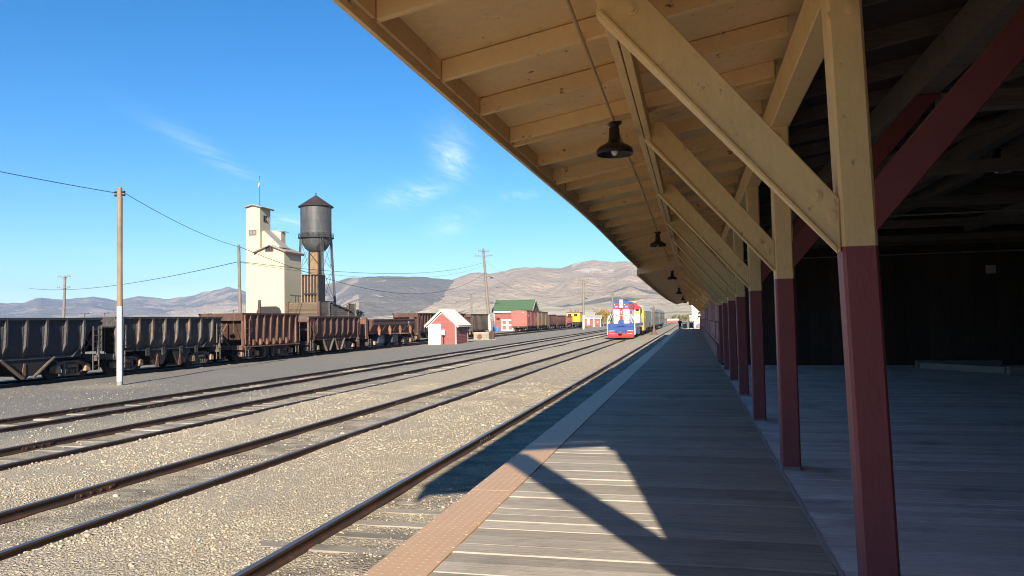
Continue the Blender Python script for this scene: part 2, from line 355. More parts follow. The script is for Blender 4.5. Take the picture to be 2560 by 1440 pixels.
xx = t.m('ADD', X, t.m('ADD', wob, wob2))
ftan = t.ramp(xx, -15.4, -12.6)
# cinders between the rails
cin = None
for a, b in ((-8.7, -6.9), (-4.4, -2.4), (-13.1, -11.3)):
    k = t.m('MULTIPLY', t.ramp(X, a, a + 0.35), t.m('SUBTRACT', 1.0, t.ramp(X, b - 0.35, b)))
    cin = k if cin is None else t.m('ADD', cin, k)
cind = t.m('MULTIPLY', t.m('MULTIPLY', cin, t.ramp(t.noise(t.coords((1.0, 1.6, 1)), 1.1, 5, 0.7), 0.42, 0.66)), 0.72)
col = t.mix(ftan, dark, tan_); col = t.mix(cind, col, t.mix(cells.outputs['Z'], (0.17, 0.15, 0.125), (0.075, 0.068, 0.06)))
# light scatter round the pole foot and in the yard
lt = t.m('MULTIPLY', t.ramp(t.noise(t.coords((0.5, 1.2, 1)), 0.7, 5, 0.6), 0.56, 0.75), t.m('SUBTRACT', 1.0, ftan))
col = t.mix(t.m('MULTIPLY', lt, 0.55), col, (0.36, 0.32, 0.25))
pf = t.n('ShaderNodeVectorMath', operation='DISTANCE'); t.l(P, pf.inputs[0]); pf.inputs[1].default_value = (-22.9, 26.3, 0)
col = t.mix(t.m('MULTIPLY', t.m('SUBTRACT', 1.0, t.ramp(t.m('ADD', pf.outputs['Value'], t.m('MULTIPLY', mid, 2.0)), 1.2, 3.4)), 0.8), col, (0.42, 0.37, 0.28))
# farther along the yard: dusty grey, then dry grass of the plain
dist = t.n('ShaderNodeVectorMath', operation='LENGTH'); t.l(P, dist.inputs[0])
dusty = t.mix(big, (0.27, 0.245, 0.20), (0.33, 0.295, 0.235))
col = t.mix(t.m('MULTIPLY', t.ramp(dist.outputs['Value'], 45, 110), 0.75), col, dusty)
pl = t.noise(t.coords((0.004, 0.02, 1)), 1.0, 6, 0.6)
plain = t.mix(t.ramp(pl, 0.35, 0.7), (0.40, 0.33, 0.21), (0.30, 0.26, 0.19))
col = t.mix(t.ramp(dist.outputs['Value'], 190, 330), col, plain)
h = t.m('ADD', t.m('MULTIPLY', vo.outputs['Distance'], -1.0), t.m('MULTIPLY', vo2.outputs['Distance'], -0.5))
near = t.m('SUBTRACT', 1.0, t.ramp(dist.outputs['Value'], 30, 90))
bp = t.n('ShaderNodeBump'); bp.inputs['Distance'].default_value = 0.030; t.l(h, bp.inputs['Height']); t.l(t.m('MULTIPLY_ADD', near, 0.75, 0.25), bp.inputs['Strength']); t.l(bp.outputs[0], t.b.inputs['Normal'])
M['ground'] = t.done(col, 0.95, 0, 0.15)
ground = mb.build('ground', M['ground'], smooth=60, kind='structure')
ground['label'] = 'gravel and cinder yard ground running out to the plain'

# loose stones lying on the gravel
rng = np.random.default_rng(5)
ico = np.array([(0, 0, 1), (.894, 0, .447), (.276, .851, .447), (-.724, .526, .447), (-.724, -.526, .447), (.276, -.851, .447), (.724, .526, -.447), (-.276, .851, -.447), (-.894, 0, -.447), (-.276, -.851, -.447), (.724, -.526, -.447), (0, 0, -1)])
icf = np.array([(0, 1, 2), (0, 2, 3), (0, 3, 4), (0, 4, 5), (0, 5, 1), (1, 6, 2), (2, 7, 3), (3, 8, 4), (4, 9, 5), (5, 10, 1), (2, 6, 7), (3, 7, 8), (4, 8, 9), (5, 9, 10), (1, 10, 6), (6, 11, 7), (7, 11, 8), (8, 11, 9), (9, 11, 10), (10, 11, 6)])
pts = []
while len(pts) < 62000:
    y = 2 + 26 * rng.random() ** 1.5 if rng.random() < 0.85 else rng.uniform(2, 50)
    lo = -1.1 * y - 3.5
    x = rng.uniform(max(-26, lo), -2.05)
    dens = 0.9 if x > -11.4 else (0.30 if x > -15 else 0.10)
    if any(abs(x - (a + b) / 2) < 0.75 for a, b in TRACKS): dens *= 0.45
    if any(min(abs(x - a), abs(x - b)) < 0.09 for a, b in TRACKS): continue
    if noise.noise((x * 0.7, y * 0.7, 9)) * 0.8 + 0.55 < rng.random() * 1.1: continue
    if rng.random() > dens: continue
    pts.append((x, y))
pts = np.array(pts); n = len(pts)
size = rng.lognormal(math.log(0.0076), 0.42, n).clip(0.005, 0.045)
size *= 1 + 0.35 * (np.hypot(pts[:, 0], pts[:, 1]) > 14)
sc3 = np.stack([rng.uniform(0.8, 1.5, n), rng.uniform(0.7, 1.2, n), rng.uniform(0.45, 0.8, n)], 1) * size[:, None]
ang = rng.uniform(0, 2 * pi, n)
V = ico[None] * (1 + rng.uniform(-0.22, 0.22, (n, 12, 1))) * sc3[:, None, :]
ca, sa = np.cos(ang)[:, None], np.sin(ang)[:, None]
vx = V[..., 0] * ca - V[..., 1] * sa; vy = V[..., 0] * sa + V[..., 1] * ca
gzs = np.array([gz(a, b) for a, b in pts])
V = np.stack([vx + pts[:, :1], vy + pts[:, 1:], V[..., 2] + (gzs + size * 0.25)[:, None]], -1).reshape(-1, 3)
F = (icf[None] + (np.arange(n) * 12)[:, None, None]).reshape(-1)
me = bpy.data.meshes.new('stones'); me.vertices.add(len(V)); me.vertices.foreach_set('co', V.astype(np.float32).ravel())
me.loops.add(len(F)); me.loops.foreach_set('vertex_index', F.astype(np.int32)); nf = len(F) // 3
me.polygons.add(nf); me.polygons.foreach_set('loop_start', np.arange(nf, dtype=np.int32) * 3); me.update(calc_edges=True)
at = me.attributes.new('tone', 'FLOAT', 'POINT'); at.data.foreach_set('value', np.repeat(rng.random(n), 12).astype(np.float32))
t = NT('stones'); a = t.n('ShaderNodeAttribute'); a.attribute_name = 'tone'
cr = t.n('ShaderNodeValToRGB'); t.l(a.outputs['Fac'], cr.inputs[0]); e = cr.color_ramp.elements
e[0].position = 0; e[0].color = (0.30, 0.25, 0.18, 1); e[1].position = 1; e[1].color = (0.62, 0.545, 0.42, 1)
for p_, c_ in ((0.35, (0.39, 0.335, 0.25, 1)), (0.75, (0.46, 0.395, 0.30, 1)), (0.9, (0.36, 0.31, 0.25, 1))):
    q = e.new(p_); q.color = c_
M['stones'] = t.done(cr.outputs[0], 0.9, 0, 0.2); me.materials.append(M['stones'])
inst('gravel', me, kind='stuff', label='loose pale stones scattered over the gravel beside the tracks')

# ================================================================ mountains
SKY = [(-75, 1.2), (-60, 1.5), (-46.94, 1.49), (-45.69, 1.52), (-44.94, 1.87), (-43.73, 1.69), (-41.93, 1.9), (-40.53, 1.63), (-39.1, 1.95), (-37.38, 1.73), (-36.12, 1.95), (-34.59, 2.3), (-33.54, 2.55), (-32.75, 2.44), (-31.68, 1.95), (-30.06, 2.2), (-26.43, 2.88), (-25.29, 3.2), (-22.98, 3.33), (-19.76, 3.22), (-17.69, 2.99), (-16.2, 3.48), (-14.71, 3.46), (-12.61, 3.87), (-11.12, 3.85), (-9.63, 3.7), (-8.43, 4.09), (-7.24, 4.3), (-5.77, 4.12), (-4.59, 4.17), (-3.16, 3.31), (-0.87, 2.67), (2, 2.2), (8, 2.3), (16, 1.8), (28, 1.6), (42, 1.2)]
def skyl(a):
    for (a0, e0), (a1, e1) in zip(SKY, SKY[1:]):
        if a0 <= a <= a1: return e0 + (e1 - e0) * (a - a0) / (a1 - a0)
    return 1.2
def rpeak(a):
    return 4500 + 4700 * (1 - sstep(-38, -23, a)) - 700 * sstep(-8, 2, a)
def sstep_r(a, b, x): return sstep(a, b, x)
NA, NR = 520, 120
azs = np.linspace(-74, 41, NA); us = np.linspace(0, 1, NR)
mb = MB(); dark_tone = []; rock = []
for a in azs:
    el = skyl(a) + 0.05 * noise.noise((a * 1.9, 0.3, 0)) + 0.03 * noise.noise((a * 6.0, 0.3, 5))
    rp = rpeak(a); r0 = rp * (0.40 if a > -24 else 0.46)
    H = rp * tan(radians(el)) + 2.4
    for u in us:
        r = r0 + (rp * 1.12 - r0) * u
        q = (r - r0) / (rp - r0)
        x, y = r * sin(radians(a)), r * cos(radians(a))
        if q <= 1:
            f = 0.16 * q + 0.84 * q ** 2.0
            k = sin(pi * min(1, q)) ** 0.8
        else:
            f = 1 - 2.2 * (q - 1); k = 0.3
        g = 0
        wx = x / 640 + 0.5 * noise.noise((x / 900, y / 900, 2)); wy = y / 1100
        am = 1.0
        for o in range(6):
            s = 2 ** o; v_ = 1 - abs(noise.noise((wx * s, wy * s, 1.7 + o))) * 2.0; g += (v_ - 0.45) * am; am *= 0.48
        f2 = f + 0.21 * k * g * (0.35 + 0.65 * q)
        z = max(H * f2, -4 + 30 * 0 * q) if q > 0.02 else -4
        mb.v.append((x, y, z))
        # dark band above an elevation line, juniper patches by noise, pale rock near tops
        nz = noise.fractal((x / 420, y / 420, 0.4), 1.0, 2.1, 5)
        dk = 0.0
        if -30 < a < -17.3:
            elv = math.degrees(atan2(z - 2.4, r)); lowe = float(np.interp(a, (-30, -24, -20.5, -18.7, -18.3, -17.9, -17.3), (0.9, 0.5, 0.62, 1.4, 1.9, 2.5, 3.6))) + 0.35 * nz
            dk = sstep(lowe - 0.28, lowe + 0.22, elv) * (1.0 if a > -24.5 else 0.62 + 0.9 * nz)
        if a < -28: dk = max(dk, 0.55 * sstep(0.35, 0.75, q) * (0.75 + 0.8 * nz))
        if a < -37: dk = max(dk, 0.55 + 0.5 * nz)
        dk = max(dk, sstep(0.30, 0.48, nz) * 0.95 * (q > 0.3), 0.65 * sstep(0.78, 1.0, q) * sstep(-0.1, 0.35, nz))
        nr = noise.fractal((x / 150 + 7, y / 150, 2.4), 0.9, 2.2, 5)
        rk = 0.0
        if -8.8 < a < -5.6: rk = sstep(0.80, 0.92, q) * sstep(-0.15, 0.2, nr)
        if -30 < a < -22.5: rk = max(rk, sstep(0.25, 0.4, q) * sstep(0.2, 0.45, nr) * 0.55)
        if a < -30: rk = max(rk, sstep(0.3, 0.6, q) * sstep(0.32, 0.5, nr) * 0.55)
        dark_tone.append(max(0, min(1, dk))); rock.append(max(0, min(1, rk)))
for i in range(NA - 1):
    for j in range(NR - 1):
        k = i * NR + j; mb.f.append((k, k + NR, k + NR + 1, k + 1)); mb.m.append(0)
t = NT('mountain_slopes'); va = t.n('ShaderNodeAttribute'); va.attribute_name = 'dark_tone'; ra = t.n('ShaderNodeAttribute'); ra.attribute_name = 'rock'
P = t.pos(); sp = t.n('ShaderNodeSeparateXYZ'); t.l(P, sp.inputs[0])
n1_ = t.noise(t.coords((1 / 300,) * 3), 1, 7, 0.62); n2_ = t.noise(t.coords((1 / 60,) * 3), 1, 6, 0.7)
n3_ = t.noise(t.coords((1 / 900, 1 / 120, 1 / 120)), 1, 5, 0.6)
tan1 = t.mix(t.ramp(n1_, 0.35, 0.7), (0.50, 0.39, 0.275), (0.39, 0.305, 0.225))
cream = t.mix(t.ramp(n3_, 0.4, 0.62), (0.60, 0.50, 0.34), (0.47, 0.385, 0.28))
lowz = t.m('SUBTRACT', 1.0, t.ramp(t.m('ADD', sp.outputs['Z'], t.m('MULTIPLY_ADD', n1_, 80.0, -40.0)), 30, 130))
c = t.mix(lowz, tan1, cream)
bush = t.ramp(n2_, 0.52, 0.66); c = t.mix(t.m('MULTIPLY', bush, 0.35), c, (0.16, 0.13, 0.10))
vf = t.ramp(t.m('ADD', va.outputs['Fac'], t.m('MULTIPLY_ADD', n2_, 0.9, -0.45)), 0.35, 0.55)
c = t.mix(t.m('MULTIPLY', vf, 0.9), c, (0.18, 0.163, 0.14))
rf = t.ramp(t.m('ADD', ra.outputs['Fac'], t.m('MULTIPLY_ADD', n2_, 1.8, -0.95)), 0.42, 0.7)
c = t.mix(t.m('MULTIPLY', rf, 0.75), c, (0.62, 0.56, 0.49))
bp = t.n('ShaderNodeBump'); bp.inputs['Distance'].default_value = 45; bp.inputs['Strength'].default_value = 0.8; t.l(n2_, bp.inputs['Height']); t.l(bp.outputs[0], t.b.inputs['Normal'])
M['mountain'] = t.done(c, 1.0, 0, 0.05)
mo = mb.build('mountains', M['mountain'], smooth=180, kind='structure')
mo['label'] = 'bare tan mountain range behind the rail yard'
for nm, arr in (('dark_tone', dark_tone), ('rock', rock)):
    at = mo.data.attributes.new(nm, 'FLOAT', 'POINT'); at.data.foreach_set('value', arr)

# air: an even, pale haze round everything
hm = bpy.data.materials.new('haze_air'); hm.use_nodes = True; hm.node_tree.nodes.clear()
ho = hm.node_tree.nodes.new('ShaderNodeOutputMaterial'); hv = hm.node_tree.nodes.new('ShaderNodeVolumePrincipled')
hv.inputs['Color'].default_value = (0.42, 0.64, 1.0, 1); hv.inputs['Density'].default_value = 6.5e-5; hv.inputs['Anisotropy'].default_value = 0.0
hm.node_tree.links.new(hv.outputs[0], ho.inputs['Volume'])
mb = MB(); mb.box(-11900, 11900, -11900, 11900, -5.5, 760); mb.build('haze', hm, kind='stuff')

# ================================================================ railway tracks
RAIL = [(-0.07, 0), (0.07, 0), (0.07, 0.012), (0.012, 0.03), (0.012, 0.10), (0.036, 0.108), (0.036, 0.135), (-0.036, 0.135), (-0.036, 0.108), (-0.012, 0.10), (-0.012, 0.03), (-0.07, 0.012)]
def rail_mesh(L):
    mb = MB(); mb.prism(RAIL, 'y', 0, L)
    me = mb.mesh('rail', [M['rail'], M['rail_top']])
    for p in me.polygons:
        if p.center.z > 0.134: p.material_index = 1
    return me
RAILM = {}
def rail(parent, x, y0, y1):
    L = round(y1 - y0 - 0.012, 3)
    if L not in RAILM: RAILM[L] = rail_mesh(L)
    return inst('rail', RAILM[L], parent, (x, y0, RH - 0.135))
jb = MB(); jb.box(0.018, 0.034, -0.38, 0.38, 0.022, 0.098).box(-0.034, -0.018, -0.38, 0.38, 0.022, 0.098)
for k in range(4):
    yy = -0.28 + k * 0.187
    jb.cyl((-0.052, yy, 0.06), (0.056, yy, 0.06), 0.015, n=6); jb.box(0.034, 0.048, yy - 0.022, yy + 0.022, 0.04, 0.08)
JB = jb.mesh('joint_bar', M['rail'])
TIEM = []
for k in range(5):
    mb = MB(); L = 1.28 + RND.uniform(-0.05, 0.05); w2 = 0.105 + RND.uniform(-0.012, 0.012)
    mb.prism([(-w2, -0.14), (w2, -0.14), (w2, 0.0), (w2 - 0.012, 0.012), (-w2 + 0.015, 0.010), (-w2, -0.004)], 'x', -L, L); TIEM.append(mb.mesh('tie', M['tie']))
def track(i, label, joints, y0, y1, tie_y0, tie_y1, tz, farlabel=None):
    a, b = TRACKS[i]; c = (a + b) / 2
    root = empty('railway_track', (0, 0, 0), label=label, cat='railway track', group='railway tracks crossing the yard')
    for x, js in ((a, joints[0]), (b, joints[1])):
        cuts = [y0] + list(js) + [y1]
        for p, q in zip(cuts, cuts[1:]): rail(root, x, p, q)
        for j in js: inst('joint_bar', JB, root, (x, j - 0.006, RH - 0.135))
    y = tie_y0; n = 0; rest = MB()
    while y < tie_y1:
        dy = RND.uniform(-0.05, 0.05); z = tz + RND.uniform(-0.026, 0.010)
        if y < 62:
            inst('tie', RND.choice(TIEM), root, (c + RND.uniform(-0.09, 0.09), y + dy, z), (0, RND.uniform(-0.006, 0.006), RND.uniform(-0.035, 0.035)))
        else:
            rest.box(c - 1.28, c + 1.28, y + dy - 0.1, y + dy + 0.1, -0.1, z + 0.012)
        y += 0.56; n += 1
    if rest.v: rest.build('ties', M['tie'], root, kind='stuff')
    return root
track(0, 'railway track nearest the platform, its far rail shining along the gravel', [(3.2, 15.1, 27, 39), (9, 21, 33)], -6, 330, 0.5, 120, -0.012)
track(1, 'second railway track from the platform, leading up to the locomotive', [(9.6, 21.6, 33.5), (3.5, 15.2, 27.2)], -2, 330, 1.5, 86, -0.022)
track(2, 'third railway track from the platform, right rail half buried in pale gravel', [(13, 25, 37), (17.6, 29.6, 41)], 2, 330, 4, 110, -0.004)
track(3, 'fourth railway track from the platform, rusty rails over dark cinders', [(18.6, 29.6, 42), (19.9, 32, 44)], 4, 330, 7, 110, 0.0)
track(4, 'railway track under the row of ore cars', [(30, 42, 54), (36, 48, 60)], 6, 330, 12, 60, -0.01)
root = empty('railway_track', (0, 0, 0), label='back railway track carrying the boxcars and the caboose', cat='railway track', group='railway tracks crossing the yard')
for x in (-32.6, -31.1): rail(root, x, 40, 330)
rest = MB(); y = 100
while y < 215: rest.box(-33.1, -30.6, y - 0.1, y + 0.1, -0.1, 0.012); y += 0.58
rest.build('ties', M['tie'], root, kind='stuff')
# ================================================================ platform deck
plat = empty('platform', (0, 0, 0), kind='structure', label='long timber platform along the freight shed')
def plank_set(name, L, wd, th, mat, n=5, axis='x'):
    out = []
    for k in range(n):
        mb = MB(); a, b = RND.uniform(-0.001, 0.001), RND.uniform(-0.001, 0.001); h = wd / 2
        ch = 0.006 if k % 3 == 0 else 0.0018
        mb.prism([(-h + a * .5, -th), (h + a * .5, -th), (h + a, -ch), (h - ch + a, 0), (-h + ch + b, 0), (-h + b, -ch)], 'x', RND.uniform(-.004, .004), L + RND.uniform(-.004, .004))
        out.append(mb.mesh(name, mat))
    return out
DX0, DX1 = -1.575, 0.785
pm = plank_set('plank', DX1 - DX0, 0.1935, 0.05, M['deck'])
y = -3.0; n = 0
while n < 299:
    inst('plank', RND.choice(pm), plat, (DX0, y, PZ + RND.uniform(-0.004, 0.004)), (RND.uniform(-0.012, 0.012), 0, RND.uniform(-0.0012, 0.0012)))
    y += 0.197 + RND.choice((0, 0, 0.001, 0.003, 0.008)); n += 1
rest = MB()
while y < 96.8: rest.box(DX0, DX1, y - 0.094, y + 0.094, PZ - 0.05, PZ + RND.uniform(-0.003, 0.003)); y += 0.198
rest.build('far_planks', M['deck'], plat, kind='stuff')
mb = MB(); mb.box(-1.93, 0.79, -3.2, 96.8, PZ - 0.30, PZ - 0.062); mb.build('light_block_box', M['dark_wood'], plat)  # solid dark box added under the planks to block light through gaps
mb = MB(); mb.box(-1.94, -1.86, -3.2, 96.8, -0.1, PZ - 0.02); mb.build('fascia', M['grey_wood'], plat)
# raised-dot steel edge plates
mb = MB(); PW = 0.385; PL = 2.44
mb.box(0, PW, 0, PL - 0.006, -0.03, 0.0); mb.box(0, 0.012, 0, PL - 0.006, -0.10, -0.03)
for i in range(6):
    for j in range(40):
        cx, cy = 0.045 + i * 0.059, 0.04 + j * 0.0605
        if i == 5 and j % 10 == 3: continue
        mb.lathe((cx, cy, -0.001), [(0.0125, 0), (0.0100, 0.0018)], 6)
for j in range(8):
    for cx in (0.018, PW - 0.018): mb.lathe((cx, 0.12 + j * 0.31, -0.001), [(0.011, 0), (0.010, 0.003)], 8)
EP = mb.mesh('edge_plate', M['strip'])
mb = MB(); mb.box(0, PW, 0, PL - 0.006, -0.03, 0.0).box(0, 0.012, 0, PL - 0.006, -0.10, -0.03); EP2 = mb.mesh('edge_plate', M['strip'])
y = -3.1
while y < 96:
    inst('edge_plate', EP if y < 26 else EP2, plat, (-1.965, y, PZ + 0.006), (0, 0, RND.uniform(-0.0008, 0.0008))); y += PL
mb = MB(); mb.box(-1.95, 0.79, 96.82, 97.4, 0, 0.72).box(-1.95, 0.79, 97.42, 98.0, 0, 0.46).box(-1.95, 0.79, 98.02, 98.6, 0, 0.22); mb.build('steps', M['kerb_wood'], plat)

# ================================================================ freight shed
shed = empty('freight_shed', (0, 0, 0), label='long freight shed with maroon and yellow posts and a deep canopy', cat='freight shed')
fl = empty('floor', (0, 0, 0), parent=shed)
fm = plank_set('plank', 9.2, 0.1465, 0.05, M['floor'])
y = -2.9
while y < 24.6:
    inst('plank', RND.choice(fm), fl, (0.822, y, PZ + RND.uniform(-0.002, 0.002)), (RND.uniform(-0.006, 0.006), 0, RND.uniform(-0.0006, 0.0006)))
    y += 0.1515 + RND.choice((0, 0, 0.001, 0.006, 0.010))
mb = MB(); mb.box(0.793, 10.1, -3.2, 24.9, PZ - 0.25, PZ - 0.06); mb.build('light_block_box', M['dark_wood'], fl)  # same kind of light-blocking box under the floor planks
mb = MB(); mb.box(0.790, 0.818, -3.0, 26.0, PZ - 0.06, PZ + 0.004); mb.build('edge_strip', M['steel_edge'], fl)
def canopy_dz(y): return 0.09 * math.exp(-((y - 14) / 6.0) ** 2) - 0.02
SL = 0.18
def zr(x, y=0.0): return 4.23 + SL * (x + 1.75) + canopy_dz(y) * max(0, min(1, (0.9 - x) / 2.6))
# posts, two-tone
POSTY = [0.02, 4.38, 8.02, 11.68, 15.25, 18.9, 22.5, 26.0]
pmesh = []
for tilt in (0.030, 0.006, 0.004, 0.010, 0.004):
    mb = MB(); b = 0.016; s2 = 0.09
    def ring(z, k=tilt):
        dx = -k * (z - PZ - 1.0); return [(dx + x, y, z) for x, y in ((-s2, -s2 + b), (-s2 + b, -s2), (s2 - b, -s2), (s2, -s2 + b), (s2, s2 - b), (s2 - b, s2), (-s2 + b, s2), (-s2, s2 - b))]
    zs = [PZ + 0.03, 2.82, 4.34]; mb.v = ring(zs[0]) + ring(zs[1]) + ring(zs[2])
    for k in range(2):
        for i in range(8): j = (i + 1) % 8; mb.f.append((k * 8 + i, k * 8 + j, k * 8 + 8 + j, k * 8 + 8 + i)); mb.m.append(k)
    mb.f += [tuple(range(16, 24))]; mb.m.append(1)
    pmesh.append(mb.mesh('post', [M['red'], M['yellow']]))
fmesh = MB().box(-0.085, 0.085, -0.085, 0.085, 0, 0.032).mesh('post_foot', M['kerb_wood'])
for i, py in enumerate(POSTY):
    p = inst('post', pmesh[[1, 0, 1, 2, 3, 4, 1, 2][i]], shed, (0.90, py + 0.09, 0)); inst('post_foot', fmesh, p, (0, 0, PZ))
# outer braces up to the purlin
def brace_mesh(zf):
    mb = MB(); w2 = 0.115 / math.cos(math.atan(1.25)) * 1.28; 
    zl, zh = zf, zf + 0.29
    x0, x1 = 0.808, -0.42
    top = zf + (x0 - x1) * 1.21
    mb.prism([(x0, zl), (x0, zh), (x1 + 0.16, top + 0.10), (x1 - 0.02, top + 0.10), (x1 - 0.06, top - 0.05)], 'y', 0, 0.115)
    mb.prism([(x0 - 0.02, zl + 0.03), (x1 - 0.03, top - 0.03), (x1 - 0.045, top - 0.05), (x0 - 0.02, zl - 0.01)], 'y', -0.02, 0.0)
    return mb.mesh('brace', M['yellow'], bevel=0.006)
BR = [brace_mesh(z) for z in (2.79, 2.90, 2.87)]
for i, py in enumerate(POSTY): inst('brace', BR[[0, 0, 1, 2, 2, 1, 2, 2][i]], shed, (-0.03 if i == 1 else 0.0, py + 0.004, 0))
bm_ = MB(); bm_.lathe((0, 0, 0), [(0.032, 0), (0.032, 0.005)], 12); bm_.lathe((0, 0, 0.005), [(0.017, 0), (0.017, 0.014)], 6); BOLT = bm_.mesh('bolt', M['yellow'])
for i, py in enumerate(POSTY[1:5]):
    for bx, bz in ((0.74, 2.99), (0.66, 3.10), (-0.30, 4.22)): inst('bolt', BOLT, shed, (bx, py + 0.003, bz + (0.1 if i else 0)), (pi / 2, 0, 0))
    for bz in (4.10, 4.24): inst('bolt', BOLT, shed, (0.86, py - 0.001, bz), (pi / 2, 0, 0))
# inner braces, dark red
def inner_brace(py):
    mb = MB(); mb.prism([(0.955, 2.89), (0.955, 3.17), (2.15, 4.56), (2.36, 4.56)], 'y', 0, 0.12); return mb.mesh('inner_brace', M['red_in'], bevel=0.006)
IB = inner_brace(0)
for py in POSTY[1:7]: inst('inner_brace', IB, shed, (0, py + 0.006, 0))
# plate beam over the posts, purlin of two planks
mb = MB(); mb.box(0.80, 0.985, -0.15, 26.1, 4.342, 4.64); mb.build('plate_beam', M['yellow'], shed, bevel=0.008)
for seg in ((-0.3, 11.75), (11.80, 26.4)):
    for x0, zz in ((-0.505, 0.0), (-0.435, -0.006)):
        mb = MB(); mb.box(x0, x0 + 0.058, seg[0], seg[1], 4.302 + zz, 4.452); mb.build('purlin', M['yellow'], shed, bevel=0.004)
# rafters and soffit panels
RY = [0.10, 1.3, 2.5, 3.15, 4.13, 5.32, 6.37, 7.48, 8.88, 9.95, 10.95, 12.22, 13.5, 14.7, 15.9, 17.1, 18.3, 19.5, 20.7, 21.9, 23.1, 24.3, 25.5, 26.5]
def rafter_mesh(hh, xin=0.795):
    mb = MB(); mb.prism([(-1.75, 0), (xin, SL * (xin + 1.75)), (xin, SL * (xin + 1.75) + hh), (-1.75, hh)], 'y', -0.024, 0.024); return mb.mesh('rafter', M['soffit'], bevel=0.004)
RM = [rafter_mesh(0.150), rafter_mesh(0.146), rafter_mesh(0.153)]
def tilt_for(y): return canopy_dz(y) / 2.6
for y in RY:
    o = inst('rafter', RND.choice(RM), shed, (0, y, 4.23 + canopy_dz(y) * 0.9), (0, tilt_for(y) * 0.8, RND.uniform(-0.006, 0.006)))
for y in (7.57, 10.04): inst('rafter', RM[1], shed, (0.02, y, 4.205 + canopy_dz(y)), (0, 0, 0))
for a, b in zip(RY, RY[1:]):
    mb = MB(); h0, h1 = canopy_dz(a), canopy_dz(b); x0, x1 = -1.80, 0.97
    def zz(x, h): return 4.23 + 0.152 + SL * (x + 1.75) + h * (0.95 if x < 0 else 0.05)
    vs = [(x0, a, zz(x0, h0)), (x1, a, zz(x1, h0)), (x1, b - 0.003, zz(x1, h1)), (x0, b - 0.003, zz(x0, h1))]
    mb.add(vs + [(x, y, z + 0.016) for x, y, z in vs], [(0, 3, 2, 1), (4, 5, 6, 7), (0, 1, 5, 4), (1, 2, 6, 5), (2, 3, 7, 6), (3, 0, 4, 7)])
    mb.build('soffit_panel', M['soffit'], shed)
    mb = MB(); ha, hb = canopy_dz(a), canopy_dz(b)
    vs = [(-1.778, a + 0.026, 4.235 + ha), (-1.754, a + 0.026, 4.235 + ha), (-1.754, b - 0.026, 4.235 + hb), (-1.778, b - 0.026, 4.235 + hb)]
    mb.add(vs + [(x, y, z + 0.142) for x, y, z in vs], [(0, 3, 2, 1), (4, 5, 6, 7), (0, 1, 5, 4), (1, 2, 6, 5), (2, 3, 7, 6), (3, 0, 4, 7)])
    mb.build('blocking', M['soffit'], shed)
    if b - a > 0.3:
        mb = MB(); mb.box(0.90, 0.96, a + 0.03, b - 0.03, 4.645, 4.80); mb.build('blocking', M['dark_wood'], shed)
def strip_along(name, x0, x1, za, zb, ys, mat, parent, dz=canopy_dz):
    mb = MB(); vs = []
    for y in ys: h = dz(y); vs += [(x0, y, za + h), (x1, y, za + h), (x1, y, zb + h), (x0, y, zb + h)]
    fs = []
    for k in range(len(ys) - 1):
        for i in range(4): j = (i + 1) % 4; fs.append((k * 4 + i, k * 4 + j, k * 4 + 4 + j, k * 4 + 4 + i))
    fs += [(3, 2, 1, 0), tuple(len(vs) - 4 + i for i in range(4))]
    mb.add(vs, fs); return mb.build(name, mat, parent)
for a, b in ((-0.2, 4.79), (4.8, 9.6), (9.61, 15.2), (15.21, 20.9), (20.91, 26.7)):
    ys = list(np.linspace(a, b, 8)); st = RND.uniform(-0.006, 0.004)
    strip_along('fascia_board', -1.812, -1.780, 4.165 + st, 4.40, ys, M['soffit'], shed)
    strip_along('fascia_trim', -1.840, -1.813, 4.205 + st, 4.42, ys, M['yellow'], shed)
    strip_along('drip_edge', -1.870, -1.8, 4.405, 4.42, ys, M['steel_edge'], shed)
# roofing over everything
mb = MB(); zt = lambda x: 4.42 + SL * (x + 1.84)
mb.add([(-1.88, -0.22, zt(-1.88) + .0), (5.6, -0.22, zt(5.6)), (5.6, 27.0, zt(5.6)), (-1.88, 27.0, zt(-1.88)), (-1.88, -0.22, zt(-1.88) + .02), (5.6, -0.22, zt(5.6) + .02), (5.6, 27.0, zt(5.6) + .02), (-1.88, 27.0, zt(-1.88) + .02)], [(0, 3, 2, 1), (4, 5, 6, 7), (0, 1, 5, 4), (1, 2, 6, 5), (2, 3, 7, 6), (3, 0, 4, 7)])
mb.v = [(x, y, z + (0.10 if x < 0 else 0.03)) for x, y, z in mb.v]
mb.add([(5.6, -0.22, 5.79), (10.3, -0.22, 5.0), (10.3, 27, 5.0), (5.6, 27, 5.79), (5.6, -0.22, 5.83), (10.3, -0.22, 5.04), (10.3, 27, 5.04), (5.6, 27, 5.83)], [(0, 3, 2, 1), (4, 5, 6, 7), (0, 1, 5, 4), (1, 2, 6, 5), (2, 3, 7, 6), (3, 0, 4, 7)])
mb.build('roof', M['roof_grey'], shed)
mb = MB(); mb.prism([(0.99, 4.86), (5.6, 5.69), (10.1, 4.95), (10.1, 4.975), (5.6, 5.715), (0.99, 4.885)], 'y', -0.1, 24.7); mb.build('roof_sheathing', M['dark_wood'], shed)
